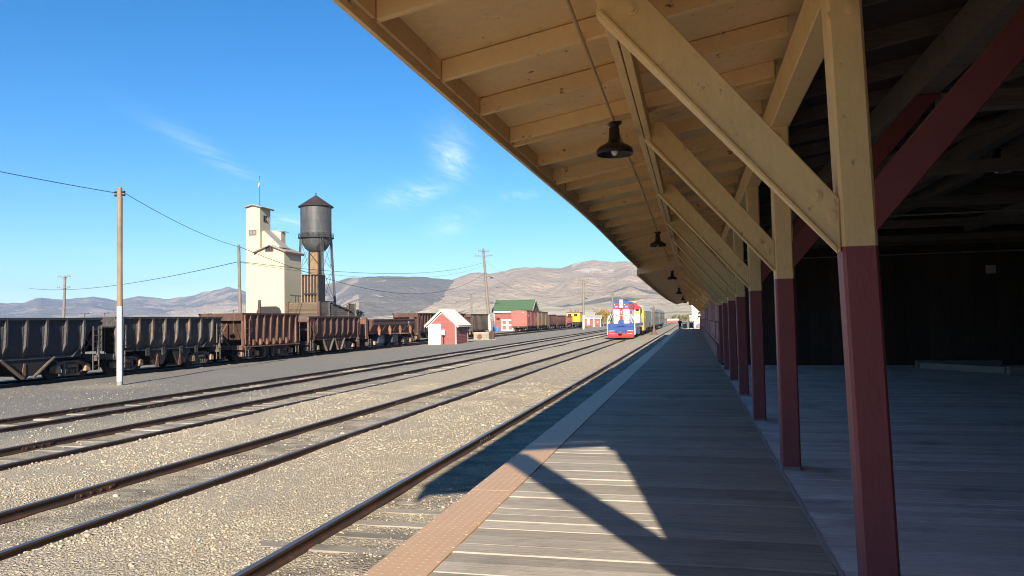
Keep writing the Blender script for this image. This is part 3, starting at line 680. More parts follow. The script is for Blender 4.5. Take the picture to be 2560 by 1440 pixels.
# open bays: dim interior framing
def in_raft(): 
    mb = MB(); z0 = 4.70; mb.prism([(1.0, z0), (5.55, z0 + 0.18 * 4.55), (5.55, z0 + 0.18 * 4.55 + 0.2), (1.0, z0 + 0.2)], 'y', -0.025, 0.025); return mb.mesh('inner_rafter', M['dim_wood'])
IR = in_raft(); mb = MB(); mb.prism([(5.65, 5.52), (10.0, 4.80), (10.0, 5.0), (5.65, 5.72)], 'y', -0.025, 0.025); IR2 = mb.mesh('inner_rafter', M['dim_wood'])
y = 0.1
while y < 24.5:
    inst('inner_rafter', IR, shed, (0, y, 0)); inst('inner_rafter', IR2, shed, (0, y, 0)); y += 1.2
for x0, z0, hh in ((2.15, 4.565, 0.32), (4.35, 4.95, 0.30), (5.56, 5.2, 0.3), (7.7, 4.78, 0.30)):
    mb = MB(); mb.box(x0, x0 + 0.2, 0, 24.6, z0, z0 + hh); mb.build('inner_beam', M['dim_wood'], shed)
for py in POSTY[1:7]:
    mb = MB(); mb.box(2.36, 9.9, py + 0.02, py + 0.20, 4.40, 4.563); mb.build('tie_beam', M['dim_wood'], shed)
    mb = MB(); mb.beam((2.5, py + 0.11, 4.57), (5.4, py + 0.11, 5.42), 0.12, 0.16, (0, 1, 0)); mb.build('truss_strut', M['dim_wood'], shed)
# dark walls round the open bays
def board_wall(name, p0, p1, z0, z1, wd, mat, parent, th=0.03, gap=0.006):
    """upright boards from p0 to p1 (axis-aligned); each board its own part"""
    r = empty(name, (0, 0, 0), parent=parent); L = hypot(p1[0] - p0[0], p1[1] - p0[1]); n = max(1, int(L / wd)); wd = L / n
    ax = 'x' if abs(p1[0] - p0[0]) > abs(p1[1] - p0[1]) else 'y'; ms = []
    for k in range(4):
        mb = MB(); j = RND.uniform(0, 0.006)
        if ax == 'x': mb.box(0, wd - gap, 0, th + j, z0, z1)
        else: mb.box(0, th + j, 0, wd - gap, z0, z1)
        ms.append(mb.mesh('board', mat))
    for i in range(n):
        f = i / n; inst('board', RND.choice(ms), r, (p0[0] + (p1[0] - p0[0]) * f, p0[1] + (p1[1] - p0[1]) * f, RND.uniform(-0.004, 0.0)))
    return r
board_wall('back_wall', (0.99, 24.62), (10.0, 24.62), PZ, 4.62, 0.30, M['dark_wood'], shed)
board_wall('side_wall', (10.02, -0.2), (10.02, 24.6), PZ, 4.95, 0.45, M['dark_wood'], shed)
board_wall('end_wall', (1.02, -0.16), (10.0, -0.16), PZ, 4.66, 0.45, M['red_wall'], shed)
mb = MB(); mb.prism([(0.99, 4.6), (10.0, 4.6), (10.0, 4.98), (5.6, 5.78), (0.99, 4.95)], 'y', 24.66, 24.72); mb.build('gable_boards', M['dark_wood'], shed); mb = MB(); mb.prism([(1.0, 4.63), (10.0, 4.63), (10.0, 4.98), (5.6, 5.74), (1.0, 4.95)], 'y', -0.15, -0.12)
mb.build('gable_boards', M['dark_wood'], shed); MB().box(0.74, 1.03, -0.16, -0.11, 4.645, 4.97).build('leak_stop_board', M['soffit'], shed)  # last board: added out of view to stop sun leaking over the plate beam
mb = MB(); mb.box(1.0, 10.0, 24.70, 24.74, PZ, 4.6); mb.build('wall_backing', M['dark_wood'], shed)
mb = MB(); mb.box(10.06, 10.1, -0.2, 24.6, PZ, 4.95).box(1.0, 10.0, -0.24, -0.2, PZ, 4.66); mb.build('wall_backing', M['dark_wood'], shed)
for z in (4.45,):
    mb = MB(); mb.box(1.0, 10.0, 24.50, 24.60, z, z + 0.16); mb.build('wall_girt', M['dim_wood'], shed)
mb = MB(); mb.tube([(1.2, 24.45, 4.15), (10, 24.45, 4.2)], 0.02, 6); mb.build('inner_conduit', M['kerb_wood'], shed); mb = MB(); mb.tube([(1.6, 16, 4.32), (10, 16.0, 4.36)], 0.018, 6); mb.build('inner_conduit', M['kerb_wood'], shed)
# plate painted pale as daylight through a back wall hole; low timber kerb
mb = MB(); mb.box(8.22, 8.48, 24.585, 24.61, 3.56, 3.80); mb.build('daylight_hole', flat('daylight_pale', (0.5, 0.44, 0.42), 0.7), shed)
kb = empty('timber_kerb', (0, 0, 0), label='low grey timber kerb lying on the floor before the dark back wall', cat='kerb')
mb = MB(); mb.box(5.9, 8.0, 23.0, 23.14, PZ + .004, PZ + 0.22); mb.build('beam', M['kerb_wood'], kb, bevel=0.01)
mb = MB(); mb.beam((6.0, 22.9, PZ + 0.09), (7.4, 21.0, PZ + 0.09), 0.16, 0.17); mb.build('beam', M['kerb_wood'], kb, bevel=0.01)
mb = MB(); mb.box(7.35, 9.9, 20.75, 20.92, PZ + .004, PZ + 0.20); mb.build('beam', M['kerb_wood'], kb, bevel=0.01)
# closed part of the shed: board wall beyond the open bays
cw = empty('outer_wall', (0, 0, 0), parent=shed)
y = 26.1; k = 0; PZT = 3.28; far_u, far_l = MB(), MB()
def ub(w_, j): return MB().box(0.85 + j, 0.885 + j, 0, w_, 2.28, PZT).mesh('board', M['red_wall'])
UM = [ub(w_, j) for w_ in (0.27, 0.30) for j in (0, 0.008, 0.016)]
while y < 96.5:
    if y < 60: inst('board', RND.choice(UM), cw, (0, y, RND.uniform(-0.02, 0.03)))
    else: far_u.box(0.85, 0.885, y, y + 0.29, 2.28, PZT)
    y += 0.31
y = 26.15
while y < 96:
    L = RND.uniform(0.55, 0.95)
    for z0, z1 in ((PZ + 0.02, 1.52), (1.60, 2.26)):
        j = RND.uniform(-0.03, 0.0); x0 = 0.80 - (0.04 if z0 < 1.2 else 0)
        if y < 55: MB().box(x0 + j, 0.885, y, y + L - 0.04, z0 + RND.uniform(0, .03), z1 - RND.uniform(0, .04)).build('panel', M['red_wall'], cw, bevel=0.008)
        else: far_l.box(x0 + j, 0.885, y, y + L - 0.04, z0, z1)
    y += L
far_u.build('far_boards', M['red_wall'], cw, kind='stuff'); far_l.build('far_panels', M['red_wall'], cw, kind='stuff')
mb = MB(); mb.box(0.80, 0.84, 26.1, 96.4, 1.525, 1.59); mb.box(0.886, 0.95, 26.1, 96.5, PZ, 4.6); mb.build('wall_rail', M['red'], shed)
mb = MB(); mb.box(0.845, 0.884, 26.1, 96.5, PZT + 0.05, 4.83); mb.build('frieze', M['yellow'], shed)
# lower canopy over the closed part
def z2(x): return 3.99 + 0.22 * (x + 1.75)
mb = MB(); ys = [26.75, 40, 55, 70, 85, 95.6]; sag = [0, -0.12, -0.18, -0.14, -0.05, 0.02]; vs = []
for y, s_ in zip(ys, sag): vs += [(-1.80, y, z2(-1.8) + s_), (0.86, y, z2(0.84) + s_ * 0.3), (0.86, y, z2(0.84) + .12), (-1.80, y, z2(-1.8) + s_ + .10)]
fs = []
for k in range(5):
    for i in range(4): j = (i + 1) % 4; fs.append((k * 4 + i, k * 4 + j, k * 4 + 4 + j, k * 4 + 4 + i))
fs += [(3, 2, 1, 0), (20, 21, 22, 23)]; mb.add(vs, fs); mb.build('lower_canopy', M['soffit'], shed)
for k in range(5):
    a, b = ys[k], ys[k + 1]; mb = MB(); vs = []
    for y, s_ in ((a, sag[k]), (b - 0.01, sag[k + 1])): vs += [(-1.86, y, z2(-1.86) + s_ - 0.07), (-1.802, y, z2(-1.86) + s_ - 0.07), (-1.802, y, z2(-1.86) + s_ + 0.14), (-1.86, y, z2(-1.86) + s_ + 0.14)]
    mb.add(vs, [(0, 1, 5, 4), (1, 2, 6, 5), (2, 3, 7, 6), (3, 0, 4, 7), (3, 2, 1, 0), (4, 5, 6, 7)]); mb.build('fascia_board', M['soffit'], shed)
mb = MB(); mb.prism([(-1.84, 3.93), (0.84, 4.40), (0.84, 4.62), (-1.84, 4.40)], 'y', 26.70, 26.745); mb.build('end_board', M['soffit'], shed)
mb = MB(); mb.prism([(-0.5, 3.86), (0.84, 3.80), (0.84, 4.45), (-0.5, 4.25)], 'y', 95.52, 95.58); mb.build('end_board', M['soffit'], shed)
mb = MB(); mb.box(-1.9, 5.6, 27.0, 96.6, 0, 0.02); mb.v = [(x, y, z + 4.30 + 0.18 * (x + 1.8)) for x, y, z in mb.v]; mb.build('roof', M['roof_grey'], shed)
mb = MB(); mb.prism([(0.96, PZ), (10, PZ), (10, 4.6), (5.55, 5.52), (0.96, 4.74)], 'y', 26.1, 96.4); mb.build('closed_bays', M['red_wall'], shed)
y = 29.7
while y < 94:
    s_ = np.interp(y, ys, sag); mb = MB(); mb.beam((0.80, y, 2.95), (-0.55, y, z2(-0.55) + s_ * .8 + 0.01), 0.10, 0.16, (0, 1, 0)); mb.build('brace', M['yellow'], shed); y += 3.64 * 2

# lamps hung under the canopy
def lamp_proto():
    r = empty('pendant_lamp', (0, 0, 0), label='', cat='lamp', group='enamel lamps under the canopy')
    mb = MB(); mb.lathe((0, 0, 0), [(0.02, 0.045), (0.075, 0.045), (0.078, 0.02), (0.05, 0.0), (0.04, -0.03)], 16); mb.build('mount', M['lamp'], r, smooth=40)
    mb = MB(); mb.lathe((0, 0, 0), [(0.052, -0.025), (0.055, -0.10), (0.062, -0.155)], 16); mb.build('neck', M['lamp'], r, smooth=40)
    mb = MB(); mb.lathe((0, 0, 0), [(0.06, -0.150), (0.085, -0.175), (0.14, -0.205), (0.175, -0.232), (0.185, -0.262), (0.180, -0.290), (0.172, -0.288), (0.165, -0.25), (0.12, -0.215), (0.05, -0.185)], 28)
    mb.build('shade', M['lamp'], r, smooth=50)
    mb = MB(); mb.lathe((0, 0, 0), [(0.018, -0.16), (0.022, -0.21), (0.034, -0.245), (0.034, -0.27), (0.02, -0.293), (0.006, -0.298)], 14); mb.build('bulb', M['bulb'], r, smooth=60)
    return r
lp = lamp_proto()
LAMPS = [(-0.72, 7.62, 4.37, 'nearest dark enamel lamp hanging under the canopy with a white bulb'),
         (-0.745, 17.8, 4.36, 'second dark enamel lamp along the canopy, hanging mid-way'),
         (-0.74, 29.8, 4.17, 'third dark enamel lamp, the first under the lower canopy'),
         (-0.76, 45.0, 4.05, 'fourth small dark lamp under the lower canopy'),
         (-0.76, 62.0, 4.03, 'fifth tiny lamp far along the lower canopy'),
         (-0.76, 80.0, 4.12, 'farthest tiny lamp close to the end of the canopy'),
         (4.2, 12.0, 4.70, 'dark pendant lamp inside the open shed among the beams')]
for i, (x, y, z, lb) in enumerate(LAMPS):
    o = lp if i == 0 else copy_tree(lp); o.location = (x, y, z); o['label'] = lb
mb = MB(); cp = [(-0.70, -0.1, 4.40), (-0.70, 4, 4.405), (-0.715, 7.5, 4.40)]; mb.tube(cp, 0.014, 8)
mb.tube([(-0.72, 7.75, 4.40), (-0.73, 12, 4.46), (-0.745, 17.7, 4.40), (-0.745, 26.5, 4.37), (-0.745, 29.7, 4.21), (-0.76, 45, 4.09), (-0.76, 62, 4.06), (-0.76, 80, 4.15)], 0.014, 8)
mb.build('conduit', M['conduit'], shed, smooth=60)
# ================================================================ rolling stock
def wheel_me():
    mb = MB(); mb.lathe((0, 0, 0), [(0.10, -0.09), (0.12, -0.05), (0.33, -0.045), (0.36, -0.07), (0.42, -0.07), (0.425, 0.03), (0.455, 0.05), (0.45, 0.075), (0.37, 0.075), (0.33, 0.03), (0.12, 0.03), (0.10, 0.07)], 28, 'x'); return mb.mesh('wheel', M['iron'], smooth=40)
WH = wheel_me()
def sideframe():
    mb = MB(); o = [(-1.12, 0.36), (-1.12, 0.56), (-0.95, 0.62), (-0.45, 0.80), (0.45, 0.80), (0.95, 0.62), (1.12, 0.56), (1.12, 0.36), (0.86, 0.34)]
    t_ = 0.10
    mb.prism([(-1.12, 0.34), (-1.12, 0.56), (-0.45, 0.80), (-0.45, 0.68), (-0.80, 0.5), (-0.80, 0.34)], 'x', 0, t_)
    mb.prism([(1.12, 0.34), (1.12, 0.56), (0.45, 0.80), (0.45, 0.68), (0.80, 0.5), (0.80, 0.34)], 'x', 0, t_)
    mb.box(0, t_, -0.45, 0.45, 0.68, 0.80); mb.box(0, t_, -0.42, -0.30, 0.2, 0.68).box(0, t_, 0.30, 0.42, 0.2, 0.68)
    mb.prism([(-0.80, 0.36), (-0.80, 0.44), (-0.42, 0.24), (-0.42, 0.14)], 'x', 0, t_); mb.prism([(0.80, 0.36), (0.80, 0.44), (0.42, 0.24), (0.42, 0.14)], 'x', 0, t_)
    mb.box(-0.02, t_ + 0.03, -0.45, 0.45, 0.13, 0.235)
    for y in (-0.16, 0, 0.16): mb.cyl((0.05, y, 0.235), (0.05, y, 0.5), 0.06, n=8)
    mb.box(-0.06, t_ + 0.06, -0.28, 0.28, 0.5, 0.66)
    return mb.mesh('side_frame', M['iron_edge'], bevel=0.012)
SF = sideframe()
jmb = MB(); jmb.prism([(-0.15, -0.15), (0.15, -0.15), (0.13, 0.13), (0.05, 0.18), (-0.05, 0.18), (-0.13, 0.13)], 'x', 0, 0.22); JX = jmb.mesh('journal_box', M['journal'], bevel=0.02)
amb = MB(); amb.cyl((-0.95, 0, 0), (0.95, 0, 0), 0.075, n=10); AX = amb.mesh('axle', M['iron'])
bmb = MB(); bmb.box(-1.1, 1.1, -0.2, 0.2, 0.42, 0.72); BO = bmb.mesh('bolster', M['iron'])
def truck(parent, y, jb=True):
    t = empty('truck', (0, y, RH), parent=parent)
    for sx in (1, -1): inst('side_frame', SF, t, (sx * 0.98 if sx > 0 else -1.08, 0, 0))
    inst('bolster', BO, t)
    for wy in (-0.84, 0.84):
        inst('axle', AX, t, (0, wy, 0.425))
        inst('wheel', WH, t, (0.79, wy, 0.425), (0, 0, pi)); inst('wheel', WH, t, (-0.79, wy, 0.425))
        if jb: inst('journal_box', JX, t, (1.0, wy, 0.44)); inst('journal_box', JX, t, (-1.0, wy, 0.44), (0, 0, pi))
    return t
def coupler(parent, y, s, z=0.95, mat='iron_edge'):
    mb = MB(); mb.box(-0.09, 0.09, min(y, y + s * 0.45), max(y, y + s * 0.45), z - 0.1, z + 0.1); yy = y + s * 0.5
    mb.prism([(-0.17, yy - 0.15), (0.17, yy - 0.15), (0.19, yy + 0.05), (0.05, yy + 0.15), (-0.17, yy + 0.1)], 'z', z - 0.15, z + 0.15); mb.build('coupler', M[mat], parent, bevel=0.015)
def ladder(parent, x, y0, y1, z0, z1, n, mat, name='ladder', r=0.016):
    mb = MB()
    for y in (y0, y1): mb.box(x - 0.012, x + 0.03, y - 0.025, y + 0.025, z0, z1)
    for k in range(n):
        z = z0 + (z1 - z0) * (k + 0.5) / n; mb.cyl((x + 0.02, y0, z), (x + 0.02, y1, z), r, n=6)
    return mb.build(name, mat, parent)
def ore_car(label, y0, y1, zt, zb, ribs, mat, rmat, half=1.6, trucks=None, side0=None, side1=None, profile='bulge', near_end='sheet', group='old ore cars standing in a row', name='ore_hopper_car', xc=-28.15, extra=None, bays=2, arms=True):
    yc = (y0 + y1) / 2; root = empty(name, (xc, yc, 0), label=label, cat='ore car', group=group)
    s0 = (side0 if side0 is not None else y0) - yc; s1 = (side1 if side1 is not None else y1) - yc; a, b = y0 - yc, y1 - yc
    hi = half - 0.13
    if profile == 'bulge': prof = [(hi, zt), (hi + 0.02, zt - 0.5), (hi - 0.02, zb + 0.45), (hi - 0.16, zb)]
    elif profile == 'straight': prof = [(hi, zt), (hi, zb)]
    for sx in (1, -1):
        pts = [(sx * x, z) for x, z in prof] + [(sx * (x - 0.025), z) for x, z in reversed(prof)]
        mb = MB(); mb.prism(pts, 'y', s0, s1); mb.build('side_sheet', mat, root)
        # ribs: web and flange following the side
        out = [(x + (0.15 if i < len(prof) - 1 else 0.06), z) for i, (x, z) in enumerate(prof)]
        for ry in ribs:
            y = ry - yc; mb = MB()
            mb.prism([(sx * x, z) for x, z in prof] + [(sx * x, z) for x, z in reversed(out)], 'y', y - 0.012, y + 0.012)
            mb.prism([(sx * x, z) for x, z in out] + [(sx * (x - 0.016), z) for x, z in reversed(out)], 'y', y - 0.012, y + 0.065)
            mb.prism([(sx * (x + 0.013), z) for x, z in prof] + [(sx * (x + 0.001), z) for x, z in reversed(prof)], 'y', y - 0.10, y - 0.012)
            for k in range(7):
                z = zb + 0.15 + (zt - zb - 0.3) * k / 6; xx = np.interp(z, [p[1] for p in reversed(prof)], [p[0] for p in reversed(prof)])
                mb.cyl((sx * (xx + 0.012), y - 0.06, z), (sx * (xx + 0.034), y - 0.06, z), 0.02, n=5)
            mb.build('rib', rmat, root)
        mb = MB(); mb.box(min(sx * (hi - 0.02), sx * (half + 0.01)), max(sx * (hi - 0.02), sx * (half + 0.01)), a, b, zt - 0.06, zt + 0.04); mb.box(min(sx * (hi + 0.03), sx * (hi + 0.045)), max(sx * (hi + 0.03), sx * (hi + 0.045)), a, b, zt - 0.16, zt - 0.06); mb.build('top_rail', mat, root)
        mb = MB(); x_ = prof[-1][0]; mb.box(min(sx * (x_ - 0.06), sx * (x_ + 0.05)), max(sx * (x_ - 0.06), sx * (x_ + 0.05)), s0, s1, zb - 0.10, zb + 0.02); mb.build('side_sill', mat, root)
    ins = 1.55
    for s_, e, i_ in ((1, a, a + ins), (-1, b, b - ins)):
        mb = MB(); mb.add([(-hi, e, zt), (hi, e, zt), (hi, i_, zb - 0.1), (-hi, i_, zb - 0.1), (-hi, e + s_ * .04, zt), (hi, e + s_ * .04, zt), (hi, i_ + s_ * .04, zb - 0.1), (-hi, i_ + s_ * .04, zb - 0.1)], [(0, 3, 2, 1), (4, 5, 6, 7), (0, 1, 5, 4), (1, 2, 6, 5), (2, 3, 7, 6), (3, 0, 4, 7)]); mb.build('slope_sheet', mat, root)
        mb = MB(); mb.box(-half + 0.02, half - 0.02, min(e, e + s_ * 0.1), max(e, e + s_ * 0.1), zt - 0.05, zt + 0.035); mb.box(-half + .1, half - .1, min(e, e + s_ * 0.05), max(e, e + s_ * 0.05), zt - 0.42, zt - 0.05); mb.build('end_rail', mat, root)
        mb = MB(); mb.box(-1.45, 1.45, min(e, e + s_ * 0.16), max(e, e + s_ * 0.16), 0.85, 1.12); mb.build('end_sill', rmat, root)
        for sx in (1, -1):
            mb = MB(); mb.box(sx * 1.42 - .06, sx * 1.42 + .06, min(e + s_ * .02, e + s_ * 0.10), max(e + s_ * .02, e + s_ * 0.10), 1.0, zt - 0.05); mb.build('corner_post', rmat, root)
        mb = MB(); mb.beam((0.5, e + s_ * 0.1, 1.1), (-0.9, e + s_ * 0.35, zt - 0.55), 0.07, 0.07); mb.beam((-0.5, e + s_ * 0.1, 1.1), (0.2, e + s_ * 0.3, zt - 0.6), 0.08, 0.08); mb.cyl((0.75, e + s_ * 0.12, 1.0), (0.75, e + s_ * 0.12, zt + 0.25), 0.02, n=6); mb.lathe((0.75, e + s_ * 0.12, zt + 0.22), [(0.20, 0), (0.20, 0.03)], 12); mb.build('brake_gear', rmat, root)
        coupler(root, e, -s_)
    mb = MB(); mb.box(-0.16, 0.16, a + 0.1, b - 0.1, 0.72, 1.02); mb.build('center_sill', M['iron'], root)
    span = (b - a) - 2 * 2.35
    for k in range(bays):
        y_ = -span / 2 + span * (k + 0.5) / bays; w_ = span / bays / 2
        mb = MB(); mb.prism([(y_ - w_ * .95, zb - 0.02), (y_ + w_ * .95, zb - 0.02), (y_ + 0.30, 0.42), (y_ - 0.30, 0.42)], 'x', -1.3, 1.3); mb.build('hopper_bay', M['iron'], root)
        for s_ in (-1, 1) if arms else ():
            mb = MB(); mb.beam((1.36, y_ + s_ * w_ * 0.9, zb - 0.05), (1.36, y_ + s_ * 0.25, 0.34), 0.06, 0.16, (1, 0, 0)); mb.build('hopper_arm', M['iron_edge'], root)
        mb = MB(); mb.prism([(y_ - 0.28, 0.40), (y_ - 0.15, 0.95), (y_ - 0.08, 0.95), (y_ - 0.05, 0.36), (y_ - 0.2, 0.30)], 'x', 1.25, 1.33); mb.build('hopper_door', M['rust2'], root)
    for ty in (trucks or (a + 1.25, b - 1.25)): truck(root, ty)
    ladder(root, half + 0.0, b - 0.55, b - 0.06, zb + 0.1, zt - 0.35, 4, rmat); ladder(root, half - 0.05, b - 0.5, b - 0.16, 0.45, zb - 0.02, 2, M['iron_edge'], 'step')
    ladder(root, half + 0.0, a + 0.08, a + 0.5, zb + 0.1, zt - 0.35, 4, rmat); ladder(root, half - 0.05, a + 0.16, a + 0.5, 0.45, zb - 0.02, 2, M['iron_edge'], 'step')
    return root
g1 = ore_car('black steel ore car at the left end of the row, clean smooth sides', 19.6, 30.2, 2.79, 1.20, [20.1, 21.1, 22.1, 23.15, 24.1, 25.1, 26.06, 27.07, 28.11, 29.1], M['black'], M['black_rib'], side1=29.2, side0=20.0)
mb = MB(); mb.prism([(3.3, 2.79), (5.2, 2.79), (5.2, 2.35), (4.45, 2.1), (4.3, 1.75)], 'x', 1.44, 1.465); mb.build('gusset', M['black'], g1)
g2 = ore_car('black ore car behind the tall white-footed pole, peeling grey streaks between its ribs', 31.2, 39.5, 2.83, 1.28, [31.5, 32.64, 33.62, 34.56, 35.51, 36.51, 37.52, 38.55], M['worn'], M['worn_rib'], side0=31.4, arms=False)
for y in (33.5, 34.7, 36.1, 37.4):
    mb = MB(); mb.box(1.36, 1.40, y - 35.35 - 0.12, y - 35.35 + 0.12, 0.92, 1.36)
    for k in range(6): mb.cyl((1.40, y - 35.35 - 0.07 + 0.14 * (k % 2), 0.98 + 0.14 * (k // 2)), (1.42, y - 35.35 - 0.07 + 0.14 * (k % 2), 0.98 + 0.14 * (k // 2)), 0.022, n=6)
    mb.build('bracket_plate', M['worn'], g2)
mb = MB(); mb.box(-1.4, 1.45, -4.13, -4.09, 2.35, 2.76); mb.build('end_panel', M['kerb_wood'], g2, label='pale weathered end panel')
g3 = ore_car('rusty brown ore hopper with a faded 9 on its side, next to the black cars', 41.76, 48.5, 3.06, 1.08, [41.85, 42.45, 43.25, 44.05, 44.85, 45.65, 46.45, 47.25, 48.05], M['rust'], M['rust2'], profile='straight', arms=False)
mb = MB(); mb.box(1.47, 1.63, -3.3, 3.3, 1.0, 1.07); mb.build('step_board', M['rust2'], g3)
for k in range(6):
    y = -2.4 + k * 0.8; mb = MB(); mb.prism([(1.47, 1.55), (1.66, 1.35), (1.66, 1.15), (1.58, 1.08), (1.47, 1.08)], 'y', y - 0.06, y + 0.14); mb.build('rib_foot', M['rust2'], g3)
lettering('9', 'number', M['white'], g3, (1.49, -2.45, 2.02), (pi / 2, 0, pi / 2), 0.42)
mb = MB(); mb.prism([(-0.16, 2.6), (0.16, 2.6), (0.12, 4.12), (-0.02, 4.12)], 'y', -0.05, 0.05); mb.build('upright_board', M['rust3'], g3, loc=(-1.7, 4.2 - 3.4 + 2.8, 0))
g4 = ore_car('maroon-brown ore hopper with an open framed end, in front of the plank-sided car', 49.95, 58.4, 2.86, 1.25, [51.1, 52.3, 53.3, 54.3, 55.3, 56.3, 57.3, 58.2], M['rust3'], M['rust3'], side0=51.0)
g4c = g4.location.y
mb = MB()
for x in (-1.5, -0.75, 0.5, 1.44): mb.box(x - 0.06, x + 0.06, -4.22, -4.12, 1.0, 2.84)
mb.box(-1.5, 1.5, -4.23, -4.11, 1.9, 2.02); mb.box(-1.5, 1.5, -4.23, -4.11, 2.6, 2.86); mb.build('end_frame', M['iron_edge'], g4)
# side-dump car
sd = empty('side_dump_car', (-28.15, 65.8, 0), label='low rusty side-dump car with sloping sides and hook arms, near the small red hut', cat='ore car', group='old ore cars standing in a row')
for sx in (1, -1):
    mb = MB(); mb.prism([(sx * 1.62, 2.62), (sx * 1.66, 2.62), (sx * 1.66, 2.16), (sx * 1.30, 1.50), (sx * 1.26, 1.52), (sx * 1.60, 2.18)], 'y', -4.9, 5.1); mb.build('side_sheet', M['rust3'], sd)
    mb = MB(); mb.box(min(sx * 1.60, sx * 1.72), max(sx * 1.60, sx * 1.72), -4.95, 5.15, 2.52, 2.66); mb.build('top_rail', M['rust3'], sd, bevel=0.02)
    for y in (-3.6, -1.2, 1.3, 3.9):
        mb = MB(); mb.prism([(sx * 1.63, 2.15), (sx * 1.80, 1.72), (sx * 1.74, 1.22), (sx * 1.58, 1.30), (sx * 1.50, 1.8)], 'y', y - 0.06, y + 0.10); mb.build('hook_arm', M['rust2'], sd, bevel=0.015)
    for y in (-2.4, 0.1, 2.7):
        mb = MB(); mb.beam((sx * 1.62, y + 0.2, 2.1), (sx * 1.40, y - 0.15, 1.45), 0.05, 0.05); mb.build('tie_rod', M['rust3'], sd)
mb = MB(); mb.box(-1.28, 1.28, -5.0, 5.2, 1.36, 1.50); mb.build('floor_plate', M['rust3'], sd)
for y in (-5.0, 5.05):
    mb = MB(); mb.prism([(-1.62, 2.6), (1.62, 2.6), (1.62, 2.16), (1.28, 1.5), (-1.28, 1.5), (-1.62, 2.16)], 'y', y, y + 0.08); mb.build('end_sheet', M['rust'], sd)
for s_, y in ((-1, -5.6), (1, 5.7)):
    mb = MB(); mb.box(-1.3, 1.45, y - 0.25, y + 0.25, 1.0, 1.2); mb.box(0.9, 1.42, y - 0.22, y + 0.22, 1.2, 2.66); mb.prism([(0.9, 2.66), (1.42, 2.66), (1.3, 2.84), (1.0, 2.84)], 'y', y - 0.2, y + 0.2); mb.build('end_stand', M['rust2'], sd, bevel=0.02); coupler(sd, y, s_)
mb = MB(); mb.box(-0.25, 0.25, -5.8, 5.9, 0.75, 1.2); mb.build('center_sill', M['iron'], sd)
for y in (-1.9, 1.3): mb = MB(); mb.box(-1.1, 1.15, y - 0.7, y + 0.7, 0.5, 1.3); mb.build('air_tank', flat('tank_blue_grey', (0.05, 0.06, 0.09)), sd, bevel=0.05)
for y in (-4.3, 4.4): truck(sd, y)
lettering('83', 'number', M['white'], sd, (1.675, 3.45, 2.32), (pi / 2, 0, pi / 2), 0.34); lettering('X', 'number', M['white'], sd, (1.62, 3.45, 2.0), (pi / 2 + .45, 0, pi / 2), 0.34)
for y in (5.35, -5.3): ladder(sd, 1.5, y - 0.2, y + 0.2, 0.5, 1.0, 2, M['iron_edge'], 'step')

# plank-sided car on the back track
pc = empty('plank_sided_car', (-32.4, 63.4, 0), label='tall weathered plank-sided car showing above the ore cars', cat='ore car', group='old cars on the back track')
for k in range(7):
    z = 2.86 + k * 0.19
    mb = MB(); mb.box(-1.42, 1.42, -3.62, -3.55, z, z + 0.178); mb.build('plank', M['plank_wood'], pc, loc=(0, RND.uniform(-.012, .012), 0))
    mb = MB(); mb.box(1.46, 1.53, -3.4, 3.5, z, z + 0.178)
    if k == 6: mb = MB(); mb.box(1.46, 1.53, -3.4, -1.2, z, z + 0.178); mb.box(1.46, 1.53, 2.1, 3.5, z, z + 0.15)
    if k == 5: mb = MB(); mb.box(1.46, 1.53, -3.4, 0.4, z, z + 0.178); mb.box(1.46, 1.53, 1.6, 3.5, z, z + 0.178)
    mb.build('plank', M['dim_wood'], pc, loc=(RND.uniform(-.012, .012), 0, 0))
    mb = MB(); mb.box(-1.5, -1.45, -3.5, 3.5, z, z + 0.178); mb.build('plank', M['plank_wood'], pc)
for x in (-1.47, 1.44): mb = MB(); mb.box(x - 0.11, x + 0.11, -3.68, -3.4, 1.2, 4.25); mb.build('corner_post', M['rust3'], pc)
for y in (-1.9, 1.9, 3.4): mb = MB(); mb.box(1.53, 1.60, y - 0.06, y + 0.06, 1.2, 4.22); mb.build('stake', M['dim_wood'], pc)
mb = MB(); mb.beam((1.56, -1.8, 4.2), (1.56, 2.6, 3.4), 0.05, 0.2, (1, 0, 0)); mb.build('loose_board', M['dim_wood'], pc)
mb = MB(); mb.box(-1.5, 1.5, -3.7, 3.7, 1.05, 2.84); mb.build('underbody', M['rust3'], pc)
for y in (-2.4, 2.4): truck(pc, y)
ore_car('long rusty ore hopper on the back track, left of and behind the small red hut', 82.0, 100.6, 3.30, 1.2, [82.3 + 0.98 * k for k in range(19)], M['rust'], M['rust3'], profile='straight', group='old cars on the back track', xc=-31.75, bays=4)
ore_car('short rusty hopper with close upright ribs, between the red hut and the leaning pole', 103.6, 112.6, 3.25, 1.0, [103.9 + 0.62 * k for k in range(14)], M['rust3'], M['iron_edge'], profile='straight', group='old cars on the back track', xc=-31.75)

